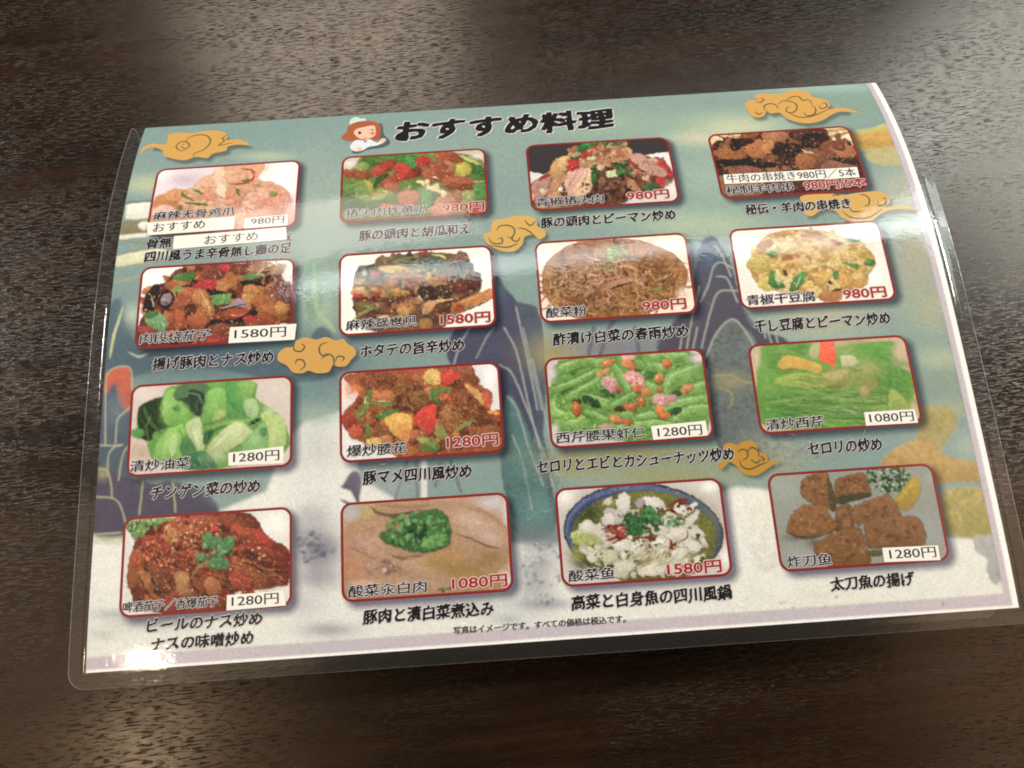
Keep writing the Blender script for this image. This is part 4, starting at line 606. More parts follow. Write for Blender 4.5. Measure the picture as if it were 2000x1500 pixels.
def rr_sdf(X, S, x0, x1, s0, s1, r):
    cx, cy = (x0+x1)/2, (s0+s1)/2; qx = np.abs(X-cx)-((x1-x0)/2-r); qy = np.abs(S-cy)-((s1-s0)/2-r)
    return np.hypot(np.maximum(qx, 0), np.maximum(qy, 0))+np.minimum(np.maximum(qx, qy), 0)-r

# ---- background artwork
def artwork():
    global C
    C = Canvas(0, 297, 213, 0, 860, 620, warp=3.0, seed=11); zoom(0, 0, 1); fill(0x87A29C, .03)
    z = soft
    # sky washes; the wide pale one left of centre paints in film glare
    z(500, 260, 400, 40, 0x809F9B, .8); z(1000, 300, 400, 60, 0x8DA69D, .8); z(1400, 260, 200, 60, 0x92AA98, .8); z(1680, 200, 120, 40, 0x86A593, .9)
    z(650, 400, 180, 80, 0xA7B6A6, .7); z(1130, 240, 160, 30, 0x9DB093, .6); z(1440, 250, 90, 26, 0xC0C3A2, .95); z(1370, 270, 60, 14, 0xC9C3AB, .9); z(1390, 350, 90, 60, 0x9FB7A6, .7)
    z(1370, 440, 140, 30, 0xB3BFA0, .8); z(1180, 420, 200, 22, 0xA0B8A2, .7); z(1600, 170, 200, 12, 0xA8C6B8, .7); z(290, 360, 50, 20, 0xC2C4A0, .8); z(520, 305, 60, 10, 0xC0C0A0, .6); z(620, 340, 40, 80, 0x93AAA0, .8)
    z(620, 480, 60, 120, 0x94AB9E, .7); z(625, 620, 40, 80, 0xA6BCA2, .8)
    # right side bands of sand and water
    G([(1655, 262), (1700, 250), (1745, 245), (1760, 300), (1700, 295), (1660, 290)], 0xB7AE6E, drop=0, sh=0); G([(1672, 268), (1700, 258), (1752, 252), (1772, 282), (1700, 290), (1680, 284)], 0xC39B55, drop=0, sh=0, tex=.2)
    G([(1690, 300), (1760, 284), (1800, 318), (1720, 322)], 0xB9AF7A, drop=0, sh=0, hi=0); z(1765, 370, 60, 50, 0xAFB0A0, .95); z(1790, 500, 60, 90, 0xA9A490, .95); z(1830, 600, 60, 60, 0xA8A88E, .9); z(1600, 620, 120, 60, 0xAFAF98, .9)
    z(1840, 700, 60, 24, 0xAEB498, .9); z(1850, 750, 60, 30, 0x8F9784, .8); z(1860, 800, 60, 20, 0xA5A98C, .9)
    G([(1790, 800), (1850, 795), (1870, 830), (1840, 880), (1870, 905), (1930, 935), (1930, 945), (1760, 905), (1740, 890), (1790, 850)], 0xA49663, drop=0, sh=0, tex=.15)
    G([(1720, 905), (1760, 870), (1810, 860), (1850, 890), (1920, 905), (1930, 935), (1840, 945), (1780, 950)], 0xB2935E, drop=0, sh=0, tex=.2); z(1865, 960, 50, 12, 0xA1A680, .9); G([(1840, 965), (1940, 960), (1960, 1045), (1860, 1048)], 0xA89A62, drop=0, sh=0, tex=.25); z(1900, 1030, 60, 18, 0x8E9050, .6)
    S([(1430, 735), (1465, 745), (1500, 760)], 3, 0xC0B060); z(1895, 870, 40, 30, 0xA8B0A0, .8)
    # lower pale ground
    G([(150, 1046), (240, 1050), (400, 1010), (520, 960), (560, 860), (600, 820), (680, 800), (700, 930), (900, 1060), (1100, 1060), (1440, 950), (1520, 960), (1700, 1040), (2000, 1060), (2000, 1320), (150, 1320)], 0xE3E2DA, smooth=False, drop=0, sh=0, hi=.03, bl=6, tex=.04)
    z(620, 880, 60, 60, 0xC6C8C4, .9); z(610, 960, 60, 60, 0xDCDCD6, .9); z(220, 1100, 60, 60, 0xE6E5DC, 1); z(220, 1000, 40, 30, 0x6E6E80, .2)
    # slate sea and hills at the left
    z(380, 690, 320, 60, 0x4E6C76, 1.); z(230, 640, 60, 60, 0x607C84, .9); z(640, 700, 70, 50, 0x5B7480, .9); z(610, 770, 50, 30, 0x6E9094, .8); z(620, 810, 50, 24, 0x9CAFA2, .8)
    G([(196, 690), (215, 600), (235, 585), (250, 640), (300, 680), (560, 690), (620, 640), (650, 660), (662, 730), (560, 745), (400, 720), (240, 750), (190, 900)], 0x4C6572, drop=0, sh=0, a=.9, bl=4)
    G([(1, 1), (2, 1), (2, 2)], 0x556E7A, drop=0)
    G([(186, 1045), (188, 960), (195, 800), (210, 730), (250, 740), (262, 800), (262, 950), (330, 940), (400, 960), (425, 1005), (330, 1040)], 0x4E5C6E, drop=0, sh=0, a=.95, bl=3)
    G([(184, 1043), (188, 905), (225, 925), (260, 935), (300, 945), (360, 955), (410, 985), (425, 1012), (300, 1028), (250, 1046)], 0x4A4558, drop=0, sh=0, a=.95, bl=2)
    G([(205, 770), (208, 735), (225, 720), (250, 718), (257, 745), (256, 800), (235, 790), (225, 750)], 0xC8644A, drop=0, sh=0, a=.9, bl=4); z(225, 800, 20, 30, 0x6E8088, .9)
    for P in ([(206, 868), (207, 760), (212, 728), (235, 716), (256, 722), (258, 760)], [(226, 865), (230, 820), (250, 800), (262, 790)], [(196, 870), (235, 870)], [(210, 930), (212, 890), (225, 872), (240, 868)], [(232, 938), (240, 890), (250, 872)], [(190, 915), (210, 920), (218, 950), (219, 972)], [(187, 970), (225, 975), (240, 1000), (245, 1020)], [(272, 1005), (280, 940)], [(338, 940), (343, 1000)], [(184, 1044), (240, 1040)]): S(P, 2.7, 0xB6B48E, tap=0, a=.95)
    z(200, 925, 12, 14, 0xA8A870, .7); G([(190, 1048), (260, 1046), (400, 1020), (380, 1060), (190, 1062)], 0xC9CCB0, drop=0, sh=0, a=.7, bl=4)
    # scroll shapes at upper left
    G([(247, 400), (262, 396), (300, 394), (300, 425), (245, 428)], 0xE6E4D8, drop=0, sh=0, smooth=False); S([(246, 396), (262, 394), (296, 392)], 3, 0x6E6650, tap=0); G([(241, 432), (270, 430), (292, 432), (288, 455), (238, 458)], 0x857C60, drop=0, sh=0); E(280, 440, 10, 9, 0xEDE8D8, drop=0); S([(236, 463), (290, 458)], 8, 0xE0E0D0, tap=0); S([(234, 468), (280, 475), (310, 466)], 4, 0x8A8468)
    G([(232, 500), (300, 486), (340, 494), (300, 508), (230, 520)], 0xD9D8B8, drop=0, sh=0); S([(232, 497), (300, 484)], 3, 0x8A8468); S([(230, 522), (300, 512)], 3, 0x9A9478); S([(225, 552), (250, 545), (290, 535)], 5, 0xA39B7C); S([(240, 600), (222, 660), (215, 700)], 5, 0xC8CC9A); z(260, 615, 20, 26, 0xB9C8B0, .8); S([(250, 688), (272, 697), (290, 690)], 4, 0xB0C0B4)
    # green scrolls right of the second row
    G([(600, 510), (625, 505), (630, 600), (600, 620)], 0x7FAA90, drop=0, sh=0, a=.6); S([(612, 505), (618, 600), (640, 630), (655, 650)], 10, 0xA8BE90, a=.6)
    # centre mountain
    G([(968, 540), (985, 560), (1015, 600), (1030, 680), (1050, 800), (1085, 960), (1060, 985), (1000, 900), (900, 740), (872, 690), (890, 640), (930, 600)], 0x4A4A5E, drop=0, sh=0, wp=.4); G([(1006, 600), (1030, 594), (1052, 606), (1064, 660), (1066, 760), (1062, 900), (1100, 1000), (1070, 1000), (1035, 700)], 0x4E5868, drop=0, sh=0, wp=.4)
    z(975, 570, 14, 30, 0x5C7484, .7); G([(990, 775), (1010, 790), (1040, 860), (1070, 960), (1080, 1040), (1010, 1045), (985, 960), (975, 860)], 0x4F7775, drop=0, sh=0, tex=.16); z(1030, 900, 40, 40, 0x5C8C88, .8); z(1050, 1000, 40, 40, 0x6C9A94, .8)
    for P in ([(985, 640), (1010, 690), (1030, 780), (1060, 900)], [(1008, 600), (1030, 700), (1050, 800)], [(885, 715), (900, 670), (918, 640)], [(975, 712), (1000, 730), (1030, 800), (1060, 880), (1085, 960)], [(1052, 606), (1062, 640), (1068, 720)], [(990, 773), (1010, 800), (1035, 880), (1062, 950)]): S(P, 2.7, 0xA6B0AC, tap=0, a=1)
    for P in ([(1022, 640), (1040, 720), (1058, 800)], [(930, 700), (950, 660), (965, 640)], [(1000, 850), (1020, 900), (1040, 1000)], [(1040, 700), (1062, 800), (1090, 930)], [(985, 960), (1000, 1020)], [(1070, 900), (1085, 980)]): S(P, 2.4, 0xA6B0AC, tap=0, a=.9)
    # khaki bank between the mountains
    z(1090, 690, 60, 40, 0xA79C66, .95); z(1250, 890, 200, 26, 0x8F8A5C, .9); z(1120, 910, 60, 26, 0x9A9260, .9); z(1300, 930, 160, 24, 0x98966A, .9); z(1500, 900, 120, 40, 0x90937E, .8); z(1210, 680, 130, 26, 0x7C7680, .8)
    for P in ([(1170, 700), (1190, 640), (1200, 628)], [(1250, 700), (1240, 640)], [(1150, 690), (1160, 640)]): S(P, 8, 0x5C5468, tap=0, a=.7)
    # third mountain
    G([(1385, 463), (1402, 470), (1425, 510), (1445, 580), (1470, 640), (1530, 660), (1535, 690), (1400, 720), (1290, 690), (1310, 640), (1340, 600), (1358, 530), (1368, 480)], 0x4E4F60, drop=0, sh=0, wp=.4); z(1385, 495, 22, 30, 0x4E6680, .8)
    G([(1290, 690), (1340, 600), (1380, 560), (1420, 560), (1480, 640), (1540, 690)], 0x544D5A, drop=0, sh=0, a=.7)
    G([(1385, 690), (1400, 650), (1430, 622), (1455, 640), (1480, 680), (1490, 800), (1500, 900), (1430, 910), (1395, 850), (1385, 760)], 0x67706F, drop=0, sh=0, tex=.3); z(1430, 760, 50, 60, 0x6E7672, .8); z(1500, 880, 60, 40, 0x949888, .7)
    for P in ([(1340, 690), (1352, 620), (1366, 560)], [(1325, 700), (1335, 640)], [(1500, 650), (1512, 690)], [(1400, 540), (1420, 545), (1440, 590)], [(1395, 480), (1410, 500), (1428, 540)], [(1368, 590), (1382, 560), (1395, 520), (1410, 513), (1430, 524)], [(1370, 680), (1390, 600), (1405, 570), (1440, 568)], [(1378, 700), (1400, 650), (1428, 624), (1450, 640), (1475, 680)], [(1350, 700), (1362, 640)], [(1510, 640), (1522, 680)], [(1480, 620), (1495, 660)]): S(P, 2.7, 0xACAFA2, tap=0, a=1)
    SCAT(1430, 740, 50, 100, 300, (1, 2), [0x7C827E, 0x5A6264], drop=0, seed=201, order=False); SCAT(1520, 880, 90, 40, 200, (1, 2), [0xB0B2A4, 0x7A8078], drop=0, seed=202, order=False); SCAT(1050, 950, 50, 80, 200, (1, 2), [0x6C9890, 0x4C7876], drop=0, seed=203, order=False)
    S([(1392, 735), (1430, 732), (1450, 745), (1500, 752)], 3, 0xA8A060, tap=0, a=.8); z(1425, 745, 40, 16, 0x9A9468, .7); S([(1400, 755), (1430, 770), (1425, 800)], 3, 0xA8A060, a=.8)
    # ink clouds on the pale ground
    z(625, 1070, 44, 36, 0x77757F, .95); z(620, 1130, 50, 22, 0xA6A3A8, .8); z(600, 1040, 30, 16, 0x9A98A0, .8); z(640, 1230, 60, 16, 0x9A969C, .8); z(1060, 1060, 50, 22, 0x8E9298, .9); z(1060, 1030, 50, 14, 0x66807E, .8); z(1050, 1100, 40, 20, 0xA8A8AC, .9); z(1060, 1180, 60, 12, 0x8C9298, .9); z(990, 1210, 40, 14, 0xAEB2B4, .8); z(230, 1200, 60, 12, 0xA8AEB0, .8); z(300, 1220, 90, 14, 0xB0B4B0, .8); z(200, 1240, 30, 12, 0xC2C4BC, .8)
    z(620, 1090, 46, 60, 0x8C8A94, .8); z(610, 1010, 40, 30, 0xACAAAE, .8); z(1045, 1140, 44, 60, 0x9C9EA4, .8); z(1040, 1045, 50, 16, 0x6E7E82, .9); z(900, 1185, 120, 20, 0xB8BABA, .7); z(590, 1180, 40, 30, 0xC0BEC0, .8); z(1590, 1160, 30, 20, 0xDCD8C8, .9); SCAT(615, 1070, 40, 30, 40, (2, 7), [0x6C6A76, 0x8E8C94], drop=0, seed=204, order=False); SCAT(1060, 1120, 40, 60, 50, (1.5, 5), [0x8A8E94, 0xC8C8C6, 0x70767C], drop=0, seed=205, order=False); SCAT(230, 1210, 70, 30, 26, (1, 3), [0x8A8E90], drop=0, seed=206, order=False)
    G([(1440, 965), (1490, 960), (1500, 1000), (1520, 1100), (1480, 1110), (1450, 1000)], 0xE2E0D6, drop=0, sh=0, bl=3); z(1480, 1000, 24, 40, 0xE0DCCE, .8)
    G([(1900, 1050), (1950, 1050), (1958, 1130), (1935, 1140), (1925, 1090), (1905, 1075)], 0xA9A8A6, drop=0, sh=0, bl=2, wp=3); z(1700, 1190, 240, 40, 0xE2E0D4, .9)
    # boat and posts under the second column
    G([(672, 945), (682, 925), (695, 920), (706, 935), (704, 960), (700, 985), (685, 960), (665, 952)], 0x5E5868, drop=0, sh=0); S([(665, 975), (690, 990), (700, 1000)], 8, 0x6E6878)
    for a_, b_ in [((795, 900), (772, 975)), ((812, 900), (815, 970)), ((860, 905), (850, 950)), ((880, 900), (900, 960))]: S([a_, b_], 6, 0x6A6878, tap=0, a=.8)
    S([(828, 905), (828, 970)], 12, 0xDCD8D0, tap=0); z(760, 940, 60, 40, 0xB8B4B6, .3)
    # dropped print shadow of each photo and of the clouds
    for row in RT:
        for x in XL:
            d = rr_sdf(C.X, C.S, x+1.2, x+FW+2.1, row-FH-2.2, row-1.0, 4); a = np.clip(.62-d/2.5, 0, 1)*.97
            C.img *= 1-a[..., None]*np.array([.80, .80, .72])
    for P in CLOUDS.values(): 
        w = P[0]; zoom(*P[2]); Q = zp(w)+np.array([6, 7]); zoom(0, 0, 1); G(Q, 0x3A3E38, drop=0, a=.65, hi=0, sh=0, bl=5, tex=0)
    # halo wash behind the lettering rows is part of the letter meshes; plain border of the sheet
    X, Sx = C.X, C.S
    bord = (X > 292.9+.25*np.sin(Sx/30)) | (Sx < 4.4); c = lin(0xC3B9C0); C.img[bord] = c
    edge = (X > 295.1) | (Sx < 1.0); C.img[edge] = lin(0xF7F4EE)
    ln = ((np.abs(X-292.9) < .25) & (Sx > 4.4)) | ((np.abs(Sx-4.4) < .25) & (X < 293)); C.img[ln] *= .75
    zoom(0, 0, 1); SCAT(1700, 1185, 200, 22, 16, (1, 3), [0x8A8A5A, 0xA0784C], drop=0, seed=207, order=False); soft(1838, 1182, 8, 4, 0x8A6A4A, 1, -30)
    im = blur(C.img, 1); g = np.random.default_rng(5).normal(0, 1, im.shape[:2]); im = im*(1+.065*g[..., None])
    teal = np.clip((np.minimum(im[..., 1], im[..., 2])-im[..., 0])/(im.mean(2)+.02)*5, 0, 1)[..., None]; m_ = im.mean(2, keepdims=True); im = im*(1-.16*teal)+m_*.16*teal; im = im*(1-.08*teal)
    V = M(C.X, C.S, 0.0)
    return grid_mesh('artwork_print', V, M_PRINT, MENU, np.clip(im*1.03-.008, .003, 1))

CLOUDS = {
 'a': ([(370, 400), (400, 350), (470, 320), (560, 330), (590, 290), (600, 250), (700, 235), (780, 242), (860, 225), (980, 220), (1040, 240), (1062, 270), (1045, 292), (1150, 290), (1235, 332), (1130, 330), (1060, 345), (1045, 375), (940, 400), (900, 432), (820, 425), (780, 432), (720, 450), (640, 440), (560, 415), (545, 372), (480, 350), (420, 365), (366, 408)],
       [[(715, 325), (700, 350), (735, 360), (760, 335), (735, 308), (690, 310), (655, 345), (690, 375), (740, 370)], [(720, 310), (760, 275), (820, 255), (890, 258), (925, 295), (900, 345), (850, 378), (800, 395), (788, 430)], [(1060, 250), (1018, 280), (1032, 300), (990, 335), (1100, 315)]], (180, 200, 4), 0),
 'b': ([(420, 290), (460, 262), (520, 262), (490, 235), (540, 215), (700, 215), (760, 190), (850, 185), (920, 200), (950, 235), (1050, 262), (1086, 300), (1065, 330), (1120, 328), (1200, 322), (1310, 360), (1170, 352), (1100, 375), (1020, 422), (920, 442), (820, 432), (740, 400), (690, 360), (620, 365), (590, 345), (570, 382), (520, 397), (470, 380), (440, 335)],
       [[(510, 275), (540, 280), (566, 258), (540, 245)], [(500, 350), (525, 372), (562, 358)], [(578, 345), (570, 310), (610, 290), (660, 300), (680, 330)], [(680, 300), (710, 270), (760, 270), (815, 290), (825, 330), (790, 360), (745, 350), (750, 320), (780, 318)], [(740, 270), (780, 240), (840, 235), (870, 265), (920, 260), (945, 300)], [(880, 355), (900, 382), (960, 372), (972, 330), (940, 300)], [(1000, 300), (1015, 330), (1060, 312), (1050, 285), (1020, 290)], [(760, 362), (850, 395), (950, 385), (1080, 330)]], (1350, 130, 4), 0),
 'c': ([(1385, 1150), (1375, 1110), (1432, 1090), (1440, 1040), (1465, 1000), (1560, 985), (1620, 968), (1740, 968), (1790, 1000), (1800, 1050), (1850, 1070), (1862, 1120), (1810, 1150), (1770, 1115), (1700, 1130), (1680, 1190), (1620, 1240), (1540, 1247), (1470, 1222), (1410, 1185)],
       [[(1480, 1085), (1500, 1050), (1560, 1040), (1610, 1060), (1620, 1100), (1590, 1140), (1560, 1120)], [(1620, 1110), (1600, 1150), (1640, 1165), (1665, 1130)], [(1415, 1140), (1450, 1180), (1520, 1180), (1520, 1140), (1490, 1150)], [(1700, 1000), (1740, 1042), (1785, 1010)], [(1640, 1060), (1700, 1070), (1750, 1100), (1770, 1120)], [(1430, 1195), (1560, 1212), (1650, 1180)]], (600, 180, 4), 1),
 'd': ([(543, 692), (556, 680), (573, 677), (579, 665), (598, 659), (618, 663), (637, 658), (656, 665), (670, 662), (680, 672), (692, 680), (695, 692), (686, 702), (676, 714), (661, 716), (650, 713), (642, 726), (620, 729), (603, 724), (590, 729), (572, 727), (560, 714), (544, 705)],
       [[(573, 671), (575, 684), (588, 686), (595, 677), (588, 671)], [(640, 668), (626, 674), (624, 688), (634, 696), (644, 690)], [(577, 712), (580, 703), (592, 704), (595, 715), (585, 724)], [(628, 702), (636, 692), (650, 696), (652, 712), (646, 722)], [(655, 706), (660, 696), (672, 698), (668, 706)]], (0, 0, 1), 0),
 'e': ([(850, 1030), (900, 1000), (1100, 992), (1200, 1000), (1300, 985), (1400, 975), (1480, 978), (1540, 1010), (1548, 1062), (1505, 1098), (1600, 1085), (1700, 1092), (1760, 1118), (1620, 1112), (1510, 1135), (1430, 1190), (1380, 1212), (1250, 1207), (1180, 1180), (1130, 1130), (1050, 1110), (1000, 1130), (940, 1168), (885, 1145), (900, 1090)],
       [[(1250, 1010), (1340, 1000), (1390, 1030), (1385, 1080), (1340, 1090)], [(1460, 1050), (1465, 1085), (1520, 1070), (1520, 1030), (1490, 1030)], [(1180, 1130), (1260, 1180), (1380, 1180), (1500, 1110)], [(1240, 1100), (1260, 1130), (1330, 1130)], [(1100, 1010), (1140, 1000), (1190, 1020)]], (1350, 130, 4), 1),
 'f': ([(1412, 872), (1425, 865), (1440, 869), (1450, 863), (1467, 861), (1478, 870), (1482, 881), (1497, 888), (1500, 899), (1512, 901), (1525, 901), (1508, 909), (1496, 917), (1479, 928), (1460, 928), (1446, 920), (1438, 910), (1424, 903), (1410, 916), (1402, 908), (1418, 893)],
       [[(1440, 884), (1448, 878), (1458, 880), (1460, 892), (1450, 900)], [(1460, 882), (1468, 874), (1480, 880), (1482, 892)], [(1466, 898), (1478, 904), (1486, 896)], [(1444, 898), (1450, 912), (1466, 916), (1484, 908), (1500, 902)], [(1484, 890), (1492, 896), (1488, 902)]], (0, 0, 1), 2)}
GOLDS = [M_GOLD, flat('faded_gold_ink', 0xD2A85C), flat('deep_gold_ink', 0xB98A34)]

def ribbon(P, w, taper=True):
    Q = spline(P, 6); T = np.gradient(Q, axis=0); T /= (np.linalg.norm(T, axis=1)[:, None]+1e-9); Nn = np.stack([-T[:, 1], T[:, 0]], 1)
    f = np.linspace(0, 1, len(Q)); ww = w/2*(1-.7*np.abs(2*f-1)**3 if taper else 1+0*f)
    A_, B_ = Q+Nn*ww[:, None], Q-Nn*ww[:, None]; n = len(Q)
    return np.vstack([A_, B_]), [(i, i+1, n+i+1, n+i) for i in range(n-1)]
def to_sheet(P): return np.array([inv(u, v) for u, v in zp(P)])

def tri_fill(Q):
    return tessellate_polygon([[Vector((a, b, 0)) for a, b in Q]])

def clouds():
    for key, (P, L_, z_, g) in CLOUDS.items():
        zoom(*z_); Q = spline(to_sheet(P), 5, True); F_ = [tuple(f) for f in tri_fill(Q)]; V = [M(Q[:, 0], Q[:, 1], .05)]; mi = [0]*len(F_); n = len(Q)
        for l in L_:
            v, f = ribbon(to_sheet(l), .55); V.append(M(v[:, 0], v[:, 1], .08)); F_ += [tuple(i+n for i in q) for q in f]; mi += [1]*len(f); n += len(v)
        mesh_obj('golden_cloud', np.vstack(V), F_, [GOLDS[g], M_LINE], MENU, mi=mi)

def glyphs(text, res=3):
    cu = bpy.data.curves.new('t', 'FONT'); cu.body = text; cu.resolution_u = res; cu.size = 1.0
    ob = bpy.data.objects.new('t', cu); COL.objects.link(ob); dg = bpy.context.evaluated_depsgraph_get(); dg.update()
    me = bpy.data.meshes.new_from_object(ob.evaluated_get(dg)); v = np.empty(len(me.vertices)*3); me.vertices.foreach_get('co', v); v = v.reshape(-1, 3)[:, :2]
    f = [tuple(p.vertices) for p in me.polygons]; bpy.data.objects.remove(ob); bpy.data.curves.remove(cu); bpy.data.meshes.remove(me)
    return v, f
def brush(v, amt):
    """hand-brushed look: rising strokes and uneven edges"""
    x, y = v[:, 0].copy(), v[:, 1].copy(); fx = x-np.floor(x)
    v = v.copy(); v[:, 1] += amt*(.10*(fx-.5)+.018*np.sin(13*x+5*y)+.012*np.sin(29*x-17*y)); v[:, 0] += amt*(.02*np.sin(11*y+3*x)+.010*np.sin(31*y+23*x)+.05*(y-.4)); return v
def text_layers(text, A_, B_, h, layers, amt=0., off=.10, res=3, em=1.):
    """A_,B_: left and right ends of the line, middle height, in sheet mm. layers: (nib offsets in em, material index)"""
    v, f = glyphs(text, res); v = brush(v, amt)
    x0, x1 = v[:, 0].min(), v[:, 0].max(); y0, y1 = -.12, .80
    A_, B_ = np.array(A_), np.array(B_); L_ = np.linalg.norm(B_-A_); d = (B_-A_)/L_; nrm = np.array([-d[1], d[0]])
    sx = L_/(x1-x0); sy = h/(y1-y0); V, F_, MI, n = [], [], [], 0; k = 0
    for offs, mi in layers:
        for ox, oy in offs:
            px = (v[:, 0]-x0)*sx+ox*h; py = (v[:, 1]-(y0+y1)/2)*sy+oy*h
            q = A_+px[:, None]*d+py[:, None]*nrm
            V.append(M(q[:, 0], q[:, 1], off+.003*k)); F_ += [tuple(i+n for i in t) for t in f]; MI += [mi]*len(f); n += len(v); k += 1
        k += 2
    return np.vstack(V), F_, MI
def ring(r, n=8): return [(r*math.cos(2*math.pi*i/n), r*math.sin(2*math.pi*i/n)) for i in range(n)]
NIB = [(-.044, -.026), (-.022, -.013), (0, 0), (.022, .013), (.044, .026), (-.020, .030), (.020, -.030)]
NIB2 = [(-.028, 0), (0, .016), (.028, 0), (0, -.016), (0, 0)]
NIBT = [(a*1.5, b*1.5) for a, b in NIB]+[(0, .03), (0, -.03)]
MIN = [(-.012, 0), (.012, 0)]
ST = {'name': (ring(.085, 8), 1., NIB, M_HALO, M_INK), 'cap': (ring(.075, 8), .7, NIB2, M_HALO, M_INK2), 'price': (ring(.09, 8), .15, [(-.032, 0), (.032, 0), (0, .03), (0, -.03), (0, 0), (.022, .02), (-.022, -.02)], M_HALO2, M_RED),
      'title': (ring(.10, 12), 1., NIBT, M_HALO, M_INK), 'small': (ring(.05, 5), .6, NIB2, M_HALO, M_INK)}
def T(text, a, b, h, style, parent, name):
    (A_, B_) = to_sheet([a, b]); hal, amt, nib, mh, mk = ST[style]
    B_ = (B_[0], A_[1]+(B_[1]-A_[1])*.5); A_ = (A_[0], B_[1]) if abs(B_[1]-A_[1]) < 3 else A_
    v, f, mi = text_layers(text, A_, B_, h, [(hal, 0), (nib, 1)], amt)
    return mesh_obj(name, v, f, [mh, mk], parent, mi=mi)
def sticker(quad, text, a, b, h, parent, off=.16, bold=MIN):
    Q = to_sheet(quad); n = 8; t = np.linspace(0, 1, n+1); tp = Q[0]+(Q[1]-Q[0])*t[:, None]; bt = Q[3]+(Q[2]-Q[3])*t[:, None]
    P = np.vstack([tp, bt]); V = [M(P[:, 0], P[:, 1], off)]; V.append(M(P[:, 0], P[:, 1], off-.05)); F_ = [(n+1+i, n+2+i, i+1, i) for i in range(n)]; m = 2*(n+1)
    o_ = list(range(n+1))+list(range(2*n+1, n, -1)); F_ += [(o_[i], o_[(i+1) % m], o_[(i+1) % m]+m, o_[i]+m) for i in range(m)]
    MI = [0]*len(F_); A_, B_ = to_sheet([a, b]); v, f, mi = text_layers(text, A_, B_, h, [(bold, 1)], 0, off+.02)
    V.append(v); F_ += [tuple(i+2*m for i in q) for q in f]; MI += mi
    return mesh_obj('price_sticker' if '円' in text else 'paper_sticker', np.vstack(V), F_, [M_STK, M_INK2], parent, mi=MI)

